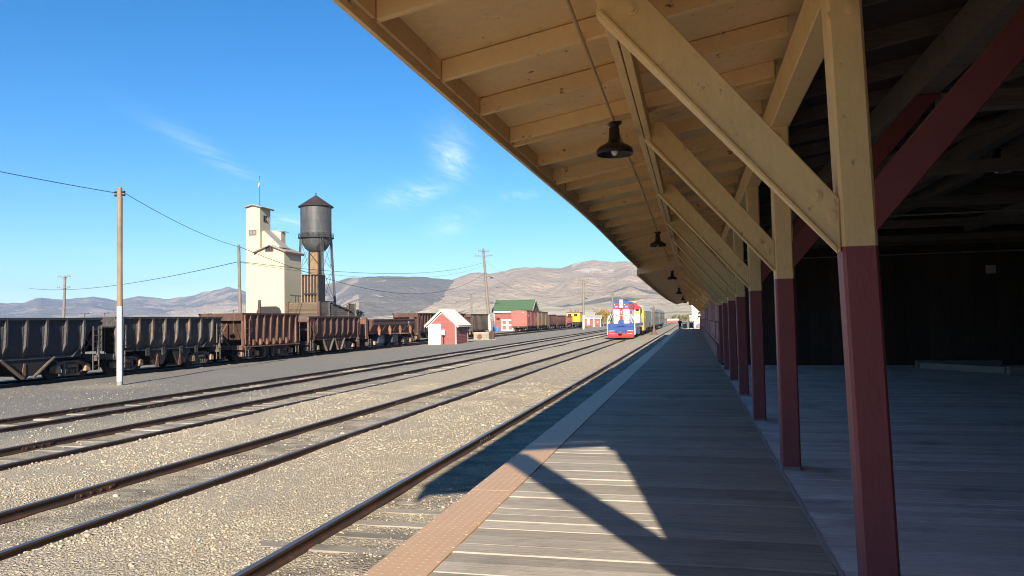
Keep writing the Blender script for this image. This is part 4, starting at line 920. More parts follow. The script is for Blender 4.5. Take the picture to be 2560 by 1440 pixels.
# boxcars
def boxcar(label, y0, y1, xc, zt, mat, half=1.5, logos=()):
    yc = (y0 + y1) / 2; r = empty('boxcar', (xc, yc, 0), label=label, cat='boxcar', group='boxcars on the back track'); L = (y1 - y0) / 2
    mb = MB(); mb.prism([(-half, 1.1), (half, 1.1), (half, zt - 0.18), (0.0, zt), (-half, zt - 0.18)], 'y', -L, L); mb.build('body', mat, r, bevel=0.02)
    mb = MB(); mb.prism([(-half - 0.06, zt - 0.2), (0, zt + 0.0), (half + 0.06, zt - 0.2), (half + 0.06, zt - 0.15), (0, zt + 0.05), (-half - 0.06, zt - 0.15)], 'y', -L + 0.02, L + 0.04); mb.box(-0.25, 0.25, -L - 0.15, L + 0.15, zt + 0.07, zt + 0.11); mb.build('roof', M['brown_trim'], r)
    for s_, y in ((1, -L * 0.30), (1, L * 0.45)): mb = MB(); mb.box(half, half + 0.05, y - 0.08, y + 0.08, 1.05, zt - 0.2); mb.build('door_post', mat, r)
    mb = MB(); mb.box(half + 0.005, half + 0.045, -L * 0.24, L * 0.28, 1.25, zt - 0.36); mb.build('door', mat, r, bevel=0.012)
    mb = MB(); mb.box(half + 0.03, half + 0.08, -L * 0.28, L * 0.6, zt - 0.36, zt - 0.30); mb.build('door_track', mat, r)
    mb = MB()
    for k in range(5): z = 1.45 + k * 0.45; mb.box(-half - 0.02, -half + 0.45, -L - 0.07, -L - 0.03, z, z + 0.035)
    mb.box(-1.05, -0.35, -L - 0.08, -L - 0.03, zt - 0.62, zt - 0.54); mb.box(0.75, 1.4, -L - 0.07, -L - 0.03, 1.45, 1.49); mb.build('grab_irons', mat, r)
    mb = MB(); mb.box(-half + .1, half - .1, -L - 0.02, L + 0.02, 0.86, 1.10); mb.build('underframe', M['iron'], r)
    mb = MB(); mb.cyl((0.8, -1.0, 0.7), (0.8, 1.6, 0.7), 0.28, n=12); mb.box(1.2, 1.26, -2.4, 2.4, 0.5, 0.58); mb.build('brake_cylinder', M['iron_edge'], r)
    ladder(r, half, -L + 0.1, -L + 0.5, 1.2, zt - 0.3, 6, mat); ladder(r, half, L - 0.5, L - 0.1, 0.55, 1.1, 2, M['iron_edge'], 'step'); ladder(r, half, -L + 0.1, -L + 0.5, 0.55, 1.1, 2, M['iron_edge'], 'step')
    for y in (-L + 1.6, L - 1.6): truck(r, y)
    for s_, y in ((-1, -L), (1, L)): coupler(r, y, s_)
    return r
b1 = boxcar('maroon boxcar with white lettering, its plain end facing the platform', 141, 151.3, -31.9, 4.15, M['box_red'])
lettering('AA', 'end_logo', M['white'], b1, (0.78, -5.17, 3.72), (pi / 2, 0, 0), 0.34)
for tx, y, z, s_ in (('CS 2306', -3.6, 3.1, 0.42), ('CAPY', 3.6, 2.7, 0.30), ('LD LMT', 3.6, 2.3, 0.30), ('LT WT', 3.6, 1.9, 0.3), ('RT', -4.0, 1.45, 0.45)): lettering(tx, 'car_lettering', M['white'], b1, (1.515, y, z), (pi / 2, 0, pi / 2), s_)
b2 = boxcar('olive brown boxcar coupled behind the maroon one', 151.8, 162.6, -31.9, 4.0, M['box_brown'])
for tx, y, z, s_ in (('CS 2307', -3.4, 3.1, 0.42), ('CAPY', 3.8, 2.6, 0.30), ('LT WT', 3.8, 2.0, 0.30)): lettering(tx, 'car_lettering', M['kerb_wood'], b2, (1.515, y, z), (pi / 2, 0, pi / 2), s_)
ore_car('dark brown hopper coupled behind the boxcars, side boards bent', 163.6, 173.2, 3.30, 1.15, [163.9 + 1.1 * k for k in range(9)], M['rust3'], M['rust3'], profile='straight', group='old cars beyond the boxcars', xc=-31.9)
ore_car('blackened hopper between the brown hopper and the red framed gondola', 174.4, 186.0, 3.15, 1.1, [174.8 + 1.2 * k for k in range(10)], M['rust'], M['rust3'], profile='straight', group='old cars beyond the boxcars', xc=-31.9)
ore_car('short red gondola with an open ladder frame in front of the yellow caboose', 187.4, 197.0, 2.95, 1.3, [187.8 + 1.3 * k for k in range(7)], M['box_red'], M['box_red'], profile='straight', group='old cars beyond the boxcars', xc=-31.9)
cb = empty('caboose', (-30.6, 203.5, 0), label='small bright yellow caboose with dark windows and roof fittings', cat='caboose')
mb = MB(); mb.prism([(-1.75, 1.5), (1.75, 1.5), (1.75, 4.0), (0, 4.12), (-1.75, 4.0)], 'y', -3.4, 3.4); mb.build('body', M['loco_yellow'], cb, bevel=0.03)
mb = MB(); mb.prism([(-1.9, 3.98), (1.9, 3.98), (1.9, 4.06), (0, 4.22), (-1.9, 4.06)], 'y', -3.6, 3.6)
for x in (-0.9, -0.6, 0.5, 0.9, 1.3): mb.cyl((x, -3.0, 4.1), (x, -3.0, 4.65), 0.07, n=6)
mb.build('roof', M['brown_trim'], cb)
for x in (-1.0, 0.6): mb = MB(); mb.box(x - 0.42, x + 0.42, -3.43, -3.39, 2.95, 3.6); f = mb.build('window', M['glass'], cb); mb = MB(); mb.box(x - 0.03, x + 0.03, -3.45, -3.425, 2.95, 3.6); mb.build('muntin', M['brown_trim'], f)
mb = MB(); mb.box(-1.8, 1.8, -4.2, 4.2, 1.2, 1.48).box(-1.7, 1.7, -4.1, 4.1, 0.8, 1.2); mb.build('underframe', M['iron'], cb)
for y in (-2.4, 2.4): truck(cb, y)

# locomotive
lo = empty('locomotive', (-7.8, 85.3, 0), label='red white and blue diesel locomotive standing on the second track', cat='locomotive')
R_, W_, B_, Yw = M['loco_red'], M['loco_white'], M['loco_blue'], M['loco_yellow']
def part(name, mat, fn, parent=lo, bevel=0.0, smooth=None, **k):
    mb = MB(); fn(mb); return mb.build(name, mat, parent, smooth, bevel, **k)
part('pilot_plow', R_, lambda m: (m.prism([(-1.45, 0.45), (1.45, 0.45), (1.4, 0.95), (0.62, 0.98), (0.5, 0.72), (-0.5, 0.72), (-0.62, 0.98), (-1.4, 0.95)], 'y', 0.0, 0.25), m.add([(-1.45, 0, .46), (1.45, 0, .46), (1.35, -.25, .24), (-1.35, -.25, .24), (-1.45, .2, .46), (1.45, .2, .46), (1.35, .1, .24), (-1.35, .1, .24)], [(0, 1, 2, 3), (4, 5, 6, 7), (0, 1, 5, 4), (1, 2, 6, 5), (2, 3, 7, 6), (3, 0, 4, 7)])))
for x in (-0.95, 0.95): part('step_slot', M['iron'], lambda m: m.box(x - 0.28, x + 0.28, -0.02, 0.03, 0.72, 0.80)); part('slot_trim', W_, lambda m: m.box(x - 0.28, x + 0.28, -0.025, 0.03, 0.665, 0.70))
part('end_plate', B_, lambda m: (m.box(-1.45, 1.45, 0.05, 0.35, 0.98, 1.40), m.box(-1.45, 1.45, 0.05, 0.6, 1.42, 1.80)), bevel=0.02)
part('end_plate', B_, lambda m: m.box(-0.5, 0.5, 0.02, 0.3, 0.70, 0.98))
part('drop_step', B_, lambda m: (m.box(-0.36, 0.36, -0.12, 0.05, 1.56, 1.64), m.box(-0.28, 0.28, 0.55, 0.95, 1.8, 2.2), m.box(-0.42, 0.42, -0.05, 0.05, 1.48, 1.54)))
for x0, x1 in ((-1.35, -0.7), (0.7, 1.35)): part('trim_line', W_, lambda m: (m.beam((x0, 0.03, 0.99), (x1, 0.03, 0.99), 0.05, 0.05)))
coupler(lo, 0.0, -1, 0.86)
part('running_board', B_, lambda m: (m.box(-1.52, 1.52, 0.6, 14.6, 1.42, 1.78),))
part('sill_stripe', W_, lambda m: m.box(1.525, 1.545, 0.6, 14.6, 1.40, 1.46))
part('side_skirt', B_, lambda m: (m.prism([(0.9, 1.42), (4.0, 1.42), (3.5, 1.0), (2.6, 0.95), (1.6, 0.5), (0.9, 0.5)], 'x', 1.42, 1.5), m.prism([(5.2, 1.42), (9.8, 1.42), (9.5, 0.55), (5.6, 0.55)], 'x', -1.35, 1.42)), bevel=0.02)
part('hood', W_, lambda m: m.box(-0.88, 0.88, 1.0, 9.0, 1.78, 3.42), bevel=0.03)
part('hood_band', R_, lambda m: m.prism([(-0.90, 3.42), (0.90, 3.42), (0.90, 3.95), (0.78, 4.08), (-0.78, 4.08), (-0.90, 3.95)], 'y', 0.96, 9.0), bevel=0.02)
part('hood_roof', B_, lambda m: m.prism([(-0.86, 4.06), (0.86, 4.06), (0.66, 4.28), (0.30, 4.36), (-0.30, 4.36), (-0.66, 4.28)], 'y', 0.99, 9.0))
for y in (2.6, 4.0): part('roof_fan', B_, lambda m: m.lathe((0.0, y, 4.34), [(0.5, 0), (0.5, 0.14), (0.42, 0.2)], 18), smooth=40)
part('exhaust_stack', M['iron'], lambda m: m.box(-0.1, 0.35, 6.0, 6.5, 4.34, 4.55))
part('nose_stripe', R_, lambda m: m.box(-0.17, 0.17, 0.965, 0.998, 2.0, 3.42))
for x in (-0.52, 0.52):
    d = part('hood_door', W_, lambda m: m.box(x - 0.27, x + 0.27, 0.962, 0.998, 1.95, 3.32), bevel=0.012)
    for zz in (2.1, 2.65, 3.2): part('hinge', M['iron'], lambda m: m.box(x + 0.2, x + 0.26, 0.945, 0.965, zz - 0.035, zz + 0.035), d)
    part('door_handle', M['iron'], lambda m: m.lathe((0, 0, 0), [(0.07, -0.01), (0.07, 0.02)], 10), d, loc=(x, 0.95, 2.66), rot=(pi / 2, 0, 0))
part('headlight_box', M['loco_white'], lambda m: m.prism([(-0.21, 3.5), (0.21, 3.5), (0.22, 4.46), (-0.22, 4.46)], 'y', 0.72, 1.0), bevel=0.04)
part('headlight', M['glass'], lambda m: m.box(-0.15, 0.15, 0.70, 0.725, 4.14, 4.40)); part('headlight_lens', M['bulb'], lambda m: m.box(-0.11, 0.11, 0.69, 0.702, 4.2, 4.34))
for z in (3.14, 2.98): part('headlight_lens', M['bulb'], lambda m: m.lathe((0, 0, 0), [(0.075, 0), (0.06, 0.03)], 14), loc=(0, 0.965, z), rot=(pi / 2, 0, 0))
part('nose_badge', M['ochre'], lambda m: m.box(-0.17, 0.17, 0.95, 0.966, 2.62, 2.74))
for x in (-0.56, 0.56):
    nb = part('number_board', B_, lambda m: m.box(x - 0.27, x + 0.27, 0.93, 0.962, 3.52, 3.78)); lettering('200', 'number', M['white'], nb, (x, 0.925, 3.65), (pi / 2, 0, 0), 0.24)
    part('marker_light', M['bulb'], lambda m: m.box(x - 0.22, x - 0.12, 0.93, 0.96, 3.86, 3.93))
for y in np.arange(1.6, 8.6, 1.1):
    part('side_door', W_, lambda m: m.box(0.88, 0.905, y, y + 0.98, 1.9, 3.3), bevel=0.01)
for y in (2.0, 3.2): part('louvre', M['cloth_grey'], lambda m: [m.box(0.905, 0.92, y, y + 0.7, 2.9 + 0.07 * k, 2.94 + 0.07 * k) for k in range(5)])
part('hand_grille', M['roof_grey'], lambda m: [m.box(0.906, 0.93, 4.6, 8.2, 2.0 + .13 * k, 2.05 + .13 * k) for k in range(3)])
part('cab', W_, lambda m: m.box(-1.5, 1.5, 9.0, 12.2, 1.78, 3.42), bevel=0.03)
part('cab_band', R_, lambda m: m.prism([(-1.5, 3.42), (1.5, 3.42), (1.5, 3.75), (0.9, 4.12), (-0.9, 4.12), (-1.5, 3.75)], 'y', 8.96, 12.24))
part('cab_roof', B_, lambda m: m.prism([(-1.0, 4.1), (1.0, 4.1), (0.5, 4.36), (-0.5, 4.36)], 'y', 8.95, 12.25))
for x in (-1.2, 1.2): cw_ = part('cab_window', M['glass'], lambda m: m.box(x - 0.2, x + 0.2, 8.93, 8.998, 2.85, 3.5)); part('window_frame', Yw, lambda m: m.box(x - 0.14, x + 0.2, 8.90, 8.93, 2.88, 3.2), cw_)
for y in (9.5, 10.8): part('cab_window', M['glass'], lambda m: m.box(1.5, 1.52, y, y + 0.9, 2.75, 3.35))
part('short_hood', W_, lambda m: m.box(-0.88, 0.88, 12.2, 14.0, 1.78, 3.9), bevel=0.03)
def rails(m):
    for x in (-1.5, 1.5):
        m.tube([(x, -0.02, 0.55), (x, -0.02, 1.75), (x * 0.98, 0.05, 2.2), (x * 0.72, 0.12, 2.85)], 0.028, 6); m.tube([(x * 0.88, 0.05, 1.8), (x * 0.60, 0.12, 2.88)], 0.022, 6)
        pts_ = [(x, 0.35, 0.6), (x, 0.35, 1.9), (x * 0.98, 0.9, 2.7), (x * .98, 8.8, 2.7)]; m.tube(pts_, 0.025, 6)
        for y in np.arange(1.2, 8.8, 1.5): m.cyl((x * .98, y, 1.78), (x * .98, y, 2.7), 0.02, n=5)
        m.tube([(x, 1.0, 0.55), (x, 1.0, 1.9)], 0.028, 6)
part('handrails', W_, rails)
part('corner_step', B_, lambda m: [m.box(x0, x1, 0.3, 0.95, z, z + 0.05) for x0, x1 in ((-1.5, -1.15), (1.15, 1.5)) for z in (0.55, 0.9, 1.2)])
for y in (2.9, 12.0): truck(lo, y)
part('axle_gear', B_, lambda m: (m.box(1.10, 1.22, 1.7, 4.1, 0.55, 0.85), m.box(1.10, 1.22, 10.8, 13.2, 0.55, 0.85)))
# streamlined unit behind, yellow nose and grey body
ul = empty('diesel_unit', (-7.8, 101.2, 0), label='diesel unit with a bright yellow nose and grey sides behind the locomotive', cat='locomotive')
prof = [(-1.55, 1.0), (1.55, 1.0), (1.55, 3.3), (1.3, 3.85), (0.8, 4.1), (-0.8, 4.1), (-1.3, 3.85), (-1.55, 3.3)]
part('nose', Yw, lambda m: m.prism(prof, 'y', 0, 3.6), ul, bevel=0.06); part('nose_apron', M['ochre'], lambda m: m.prism([(-1.57, 0.75), (1.57, 0.75), (1.57, 2.3), (-1.57, 2.3)], 'y', -0.03, 3.62), ul)
for x in (-0.8, 0.8): part('windshield', M['glass'], lambda m: m.box(x - 0.55, x + 0.55, -0.05, 0.02, 3.0, 3.6), ul)
part('horn', Yw, lambda m: (m.cyl((0.3, 0.6, 4.1), (0.3, 0.6, 4.5), 0.06, n=6), m.box(0.0, 0.6, 0.4, 0.6, 4.4, 4.6)), ul)
part('body', M['coach'], lambda m: m.prism([(x * .99, z) for x, z in prof], 'y', 3.6, 19.0), ul, bevel=0.04)
part('body_roof', M['coach_roof'], lambda m: m.prism([(1.545, 3.32), (1.30, 3.88), (0.8, 4.14), (-0.8, 4.14), (-1.30, 3.88), (-1.545, 3.32)], 'y', 3.7, 18.9), ul)
part('underframe', M['iron'], lambda m: m.box(-1.2, 1.2, 4.2, 15, 0.5, 1.0), ul)
for y in (4.3, 9.5, 14.0): part('door', M['coach_green'], lambda m: m.box(1.535, 1.56, y, y + 0.8, 1.2, 3.1), ul)
for y in (3.5, 16.0): truck(ul, y)
def coach(label, y0, y1):
    r = empty('passenger_coach', (-7.8, y0, 0), label=label, cat='coach', group='grey-green coaches behind the locomotives'); L = y1 - y0
    part('body', M['coach_green'], lambda m: m.prism([(-1.5, 1.1), (1.5, 1.1), (1.52, 3.3), (-1.52, 3.3)], 'y', 0, L), r, bevel=0.02)
    part('roof', M['coach'], lambda m: m.prism([(-1.6, 3.3), (1.6, 3.3), (1.45, 3.65), (0.9, 3.75), (0.8, 4.0), (-0.8, 4.0), (-0.9, 3.75), (-1.45, 3.65)], 'y', -0.1, L + 0.1), r)
    k = int(L / 2.3)
    for i in range(k): part('window', M['glass'], lambda m: m.box(1.525, 1.54, 1.2 + i * 2.2, 2.4 + i * 2.2, 2.35, 3.05), r)
    for y in (0.5, L - 0.9, L * 0.5): part('door', M['pane'], lambda m: m.box(1.53, 1.55, y, y + 0.6, 1.2, 3.0), r)
    part('belt_rail', M['coach'], lambda m: m.box(1.525, 1.555, 0, L, 2.18, 2.24), r)
    part('underframe', M['iron'], lambda m: m.box(-1.3, 1.3, 0.2, L - 0.2, 0.8, 1.1), r)
    for y in (2.2, L - 2.2): truck(r, y)
    return r
coach('grey-green passenger coach coupled next to the yellow-nosed unit', 122, 147)
coach('grey-green passenger coach at the far end of the train', 149, 176)
# ================================================================ coaling tower
ct = empty('coaling_tower', (-72.2, 120, 0), label='tall cream wooden coaling tower with a stepped roof line', cat='tower')
def cpart(name, mat, fn, parent=ct, bevel=0.0, **k):
    mb = MB(); fn(mb); mb.v = [(x + 72.2, y - 120, z) for x, y, z in mb.v]; return mb.build(name, mat, parent, None, bevel, **k)
CR = M['cream']
cpart('head_tower', CR, lambda m: m.prism([(-75.95, 0), (-73.25, 0), (-73.25, 22.75), (-74.6, 23.15), (-75.95, 22.75)], 'y', 120, 123.4))
cpart('bin_house', CR, lambda m: m.prism([(-75.9, 0), (-68.5, 0), (-68.5, 14.85), (-71.15, 15.95), (-73.9, 14.9), (-73.9, 14.0), (-75.9, 14.0)], 'y', 119.82, 125.7))
def slab(m, x0, z0, x1, z1, y0, y1, th=0.10): m.prism([(x0, z0), (x1, z1), (x1, z1 + th), (x0, z0 + th)], 'y', y0, y1)
rf = cpart('roof', M['roof_grey'], lambda m: (slab(m, -74.35, 14.78, -71.13, 15.98, 119.35, 126.2), slab(m, -71.15, 15.98, -68.05, 14.75, 119.35, 126.2)))
cpart('roof_edge', M['brown_trim'], lambda m: (slab(m, -74.36, 14.60, -71.15, 15.80, 119.36, 119.46, 0.17), slab(m, -71.15, 15.80, -68.04, 14.57, 119.36, 119.46, 0.17), m.box(-68.12, -68.02, 119.5, 126.0, 14.42, 14.74)))
cpart('roof', M['roof_grey'], lambda m: (slab(m, -76.3, 22.74, -74.6, 23.18, 119.6, 123.9), slab(m, -74.6, 23.18, -72.75, 22.70, 119.6, 123.9)))
cpart('roof_edge', M['brown_trim'], lambda m: (slab(m, -76.3, 22.62, -74.6, 23.05, 119.62, 119.70, 0.12), slab(m, -74.6, 23.05, -72.76, 22.58, 119.62, 119.70, 0.12), m.box(-72.84, -72.74, 119.8, 123.8, 22.5, 22.72)))
cpart('chute_housing', CR, lambda m: m.prism([(-73.2, 14.2), (-69.9, 14.2), (-69.9, 15.9), (-72.7, 18.55), (-73.2, 18.55)], 'y', 120.6, 123.2))
cpart('chute_roof', M['roof_grey'], lambda m: slab(m, -73.0, 18.78, -69.4, 15.55, 120.5, 123.3, 0.08))
cpart('vent_house', M['cream'], lambda m: m.prism([(-73.3, 14), (-71.2, 14), (-71.2, 18.7), (-73.3, 19.0)], 'y', 123.5, 125.0))
cpart('roof', M['roof_grey'], lambda m: slab(m, -73.6, 19.02, -70.7, 18.72, 123.4, 125.3))
def cwin(x0, x1, z0, z1, n, y=120, pane=M['pane']):
    f = cpart('window', M['brown_trim'], lambda m: (m.box(x0, x1, y - 0.10, y - 0.02, z0, z0 + 0.12), m.box(x0, x1, y - 0.10, y - 0.02, z1 - 0.1, z1), m.box(x0, x0 + 0.1, y - 0.10, y - 0.02, z0 + .12, z1 - .1), m.box(x1 - 0.1, x1, y - 0.10, y - 0.02, z0 + .12, z1 - .1)))
    w = (x1 - x0 - 0.2) / n
    for i in range(n):
        a = x0 + 0.1 + i * w; cpart('pane', pane, lambda m: m.box(a + 0.04, a + w - 0.04, y - 0.05, y - 0.012, z0 + 0.12, z1 - 0.1), f)
    cpart('muntin', M['brown_trim'], lambda m: [m.box(x0 + 0.1 + i * w - 0.05, x0 + 0.1 + i * w + 0.05, y - 0.085, y - 0.055, z0 + .12, z1 - .1) for i in range(1, n)], f)
cwin(-75.4, -73.95, 17.85, 18.75, 2); cwin(-72.1, -70.55, 14.9 - .05, 15.75, 3, 119.8, M['glass'])
f = cpart('window', M['glass'], lambda m: m.box(-73.26, -73.22, 121.1, 122.4, 20.4, 21.35)); cpart('frame', M['brown_trim'], lambda m: (m.box(-73.24, -73.18, 121.0, 122.5, 20.28, 20.4), m.box(-73.24, -73.18, 121.0, 122.5, 21.35, 21.45), m.box(-73.215, -73.19, 121.7, 121.8, 20.4, 21.35)), f); cpart('pane', M['white'], lambda m: m.prism([(122.4, 20.45), (122.4, 21.3), (122.05, 20.9), (122.2, 20.6)], 'x', -73.218, -73.20), f)
cpart('arch_opening', M['iron'], lambda m: m.prism([(-73.8, 0), (-69.1, 0), (-69.1, 4.4), (-69.4, 5.0), (-70.0, 5.3), (-72.9, 5.3), (-73.5, 5.0), (-73.8, 4.4)], 'y', 119.78, 119.815))
cpart('arch_edge', M['brown_trim'], lambda m: m.tube([(-73.8, 119.77, 0), (-73.8, 119.77, 4.4), (-73.5, 119.77, 5.0), (-72.9, 119.77, 5.3), (-70, 119.77, 5.3), (-69.4, 119.77, 5.0), (-69.1, 119.77, 4.4), (-69.1, 119.77, 0)], 0.06, 5))
for x, z, s in ((-72.7, 17.7, .09), (-72.85, 16.9, .07), (-71.9, 16.5, .07), (-72.3, 15.9, .17)): cpart('knot_hole', M['brown_trim'], lambda m: m.prism([(x - s, z), (x, z - s), (x + s, z), (x, z + s)], 'y', 120.585, 120.598))
fp = empty('flagpole', (-73.9, 121, 23.0), label='thin flagpole with a small limp pale flag on top of the coaling tower', cat='flagpole')
mb = MB(); mb.cyl((0, 0, -0.1), (0, 0, 5.25), 0.06, 0.035, 8); mb.build('pole', M['iron'], fp); mb = MB(); mb.lathe((0, 0, 5.25), [(0.02, 0), (0.1, 0.06), (0.1, 0.12), (0.02, 0.18)], 10); mb.build('finial', M['iron'], fp)
mb = MB(); mb.add([(0, 0, 4.6), (-.15, .05, 4.3), (-.3, -.03, 3.9), (-.38, .04, 3.45), (-.2, 0, 3.5), (-.08, .05, 3.8), (0, 0, 4.1)], [tuple(range(7))]); mb.add([(0, 0.03, 4.6), (-.15, .08, 4.3), (-.3, 0, 3.9), (-.38, .07, 3.45), (-.2, 0.03, 3.5), (-.08, .08, 3.8), (0, 0.03, 4.1)], [tuple(range(7))]); mb.build('flag', M['white'], fp)

# ================================================================ water tower
wt = empty('water_tower', (-67.25, 129, 0), label='dark steel water tower with a conical roof on four lattice legs', cat='water tower')
TB, TT, TR = 17.95, 23.75, 2.8
mb = MB(); zz = np.linspace(TB, TT, 5); pr = []
for i, z in enumerate(zz): pr += [(TR, z), (TR + 0.025, z), (TR + 0.025, z + 0.06), (TR, z + 0.06)] if i < 4 else [(TR, z)]
mb.lathe((0, 0, 0), pr, 48); mb.build('tank', M['tank'], wt, smooth=25)
mb = MB()
for i in range(4):
    for k in range(6):
        a = 2 * pi * (k + 0.5 * (i % 2) + .2) / 6; x, y = (TR + 0.012) * cos(a), (TR + 0.012) * sin(a); mb.beam((x, y, zz[i] + .06), (x, y, zz[i + 1]), 0.08, 0.05, (cos(a), sin(a), 0))
mb.build('seam', M['tank'], wt)
mb = MB(); mb.lathe((0, 0, 0), [(0.3, TB - 2.85), (1.15, TB - 2.6), (1.95, TB - 1.98), (2.5, TB - 1.1), (TR, TB)], 48); mb.build('bowl', M['tank'], wt, smooth=60)
mb = MB(); mb.lathe((0, 0, 0), [(TR + 0.38, TT - 0.12), (TR + 0.42, TT - 0.02), (0.08, TT + 2.15), (0.06, TT + 2.3), (0.14, TT + 2.36), (0.14, TT + 2.46), (0.02, TT + 2.56)], 32); mb.build('roof', M['tank_roof'], wt, smooth=30)
mb = MB(); mb.lathe((0, 0, 0), [(TR, TB - 0.1), (TR + 0.42, TB - 0.1), (TR + 0.42, TB + 0.02), (TR, TB + 0.02)], 40); mb.build('balcony', M['iron'], wt, smooth=30)
mb = MB()
for z in (TB + 0.35, TB + 0.75): mb.tube([((TR + 0.4) * cos(2 * pi * k / 40), (TR + 0.4) * sin(2 * pi * k / 40), z) for k in range(41)], 0.03, 4)
for k in range(40):
    a, b = 2 * pi * k / 40, 2 * pi * (k + 1) / 40
    if k % 2 == 0: mb.cyl(((TR + 0.4) * cos(a), (TR + 0.4) * sin(a), TB), ((TR + 0.4) * cos(a), (TR + 0.4) * sin(a), TB + 0.75), 0.03, n=4)
    mb.cyl(((TR + 0.4) * cos(a), (TR + 0.4) * sin(a), TB + (0.0 if k % 2 else 0.75)), ((TR + 0.4) * cos(b), (TR + 0.4) * sin(b), TB + (0.75 if k % 2 else 0.0)), 0.022, n=4)
mb.build('railing', M['iron'], wt)
LEG = [radians(a) for a in (-42.5, 47.5, 137.5, 227.5)]
for a in LEG:
    t0 = Vector((TR * cos(a) * 1.02, TR * sin(a) * 1.02, TB + 0.2)); b0 = Vector((3.9 * cos(a), 3.9 * sin(a), 0)); rad = Vector((cos(a), sin(a), 0)); tg = Vector((-sin(a), cos(a), 0))
    mb = MB()
    for s in (-1, 1): mb.beam(t0 + tg * 0.19 * s, b0 + tg * 0.19 * s, 0.08, 0.30, rad)
    nseg = 34
    for k in range(nseg):
        p, q = t0.lerp(b0, k / nseg), t0.lerp(b0, (k + 1) / nseg); s = 1 if k % 2 else -1; mb.beam(p + tg * .17 * s + rad * .15, q - tg * .17 * s + rad * .15, 0.05, 0.02, rad)
    mb.build('leg', M['tank'], wt)
def legp(a, z): f = (TB + 0.2 - z) / (TB + 0.2); r = TR * 1.02 + (3.9 - TR * 1.02) * f; return Vector((r * cos(a), r * sin(a), z))
mb = MB()
for i in range(4):
    a, b = LEG[i], LEG[(i + 1) % 4]
    for z0, z1 in ((17.3, 12), (12, 6.2), (6.2, 0.4)): mb.cyl(legp(a, z0), legp(b, z1), 0.035, n=4); mb.cyl(legp(b, z0), legp(a, z1), 0.035, n=4)
mb.build('tie_rods', M['iron'], wt)
mb = MB()
for i in range(4):
    for z in (6.2,): mb.beam(legp(LEG[i], z), legp(LEG[(i + 1) % 4], z), 0.12, 0.2)
mb.build('strut', M['tank'], wt)
mb = MB(); mb.box(-0.85, 0.85, -0.85, 0.85, 0, TB - 2.7); mb.build('riser_casing', M['tan_wood'], wt, label='tan boarded riser casing')
for s in (-1, 1):
    mb = MB(); mb.box(s * 0.92 - .16, s * 0.92 + .16, -0.95, -0.70, 0, TB - 2.65); mb.build('casing_post', M['iron'], wt)
for k in range(7):
    mb = MB(); z = 3.5 + k * 1.7; mb.box(-0.84, 0.84, -0.875, -0.852, z, z + 1.62); mb.build('board', M['tan_wood'], wt)
mb = MB(); aa = radians(-12)
for s in (-1, 1): mb.cyl((cos(aa) * (TR + 0.55) - sin(aa) * 0.18 * s, sin(aa) * (TR + 0.55) + cos(aa) * 0.18 * s, 12.5), (cos(aa) * (TR + 0.45) - sin(aa) * 0.18 * s, sin(aa) * (TR + 0.45) + cos(aa) * 0.18 * s, TT), 0.03, n=5)
for k in range(28): z = 12.6 + k * 0.4; mb.cyl((cos(aa) * (TR + 0.5) - sin(aa) * 0.18, sin(aa) * (TR + 0.5) + cos(aa) * 0.18, z), (cos(aa) * (TR + 0.5) + sin(aa) * 0.18, sin(aa) * (TR + 0.5) - cos(aa) * 0.18, z), 0.02, n=4)
mb.build('ladder', M['iron'], wt)

# coal chute rack beside the tower
cc = empty('coal_chute_rack', (-64.0, 120.5, 0), label='rusty upright chute rack with ribbed fins between the cream tower and the water tower', cat='chute rack')
mb = MB(); mb.box(-1.55, 1.55, 0, 2.5, 0, 10.6); mb.build('rack_body', M['iron'], cc)
for k in range(6): x = -1.45 + k * 0.58; mb = MB(); mb.box(x, x + 0.10, -0.45, 0.02, 1.0, 10.5); mb.build('fin', M['journal'], cc)
for z in (4.6, 7.2): mb = MB(); mb.box(-0.9, 1.5, -0.62, -0.46, z, z + 0.28); mb.build('crossbar', M['iron'], cc)
mb = MB(); mb.box(-1.6, 1.6, -0.5, 2.5, 10.6, 10.72); mb.build('cap', M['grey_wood'], cc)
mb = MB(); mb.beam((-3.6, -0.3, 7.2), (-1.5, -0.3, 7.0), 0.25, 0.25); mb.beam((-2.6, -0.3, 7.0), (-2.6, -0.3, 2), 0.1, 0.1); mb.beam((-2.1, -0.3, 7.0), (-2.1, -0.3, 2), 0.1, 0.1); mb.lathe((-2.6, -0.5, 3.6), [(0.55, 0), (0.55, 0.6)], 12); mb.box(-3.4, -2.9, -0.4, 0.1, 3.0, 4.6); mb.build('spout_gear', M['iron'], cc)

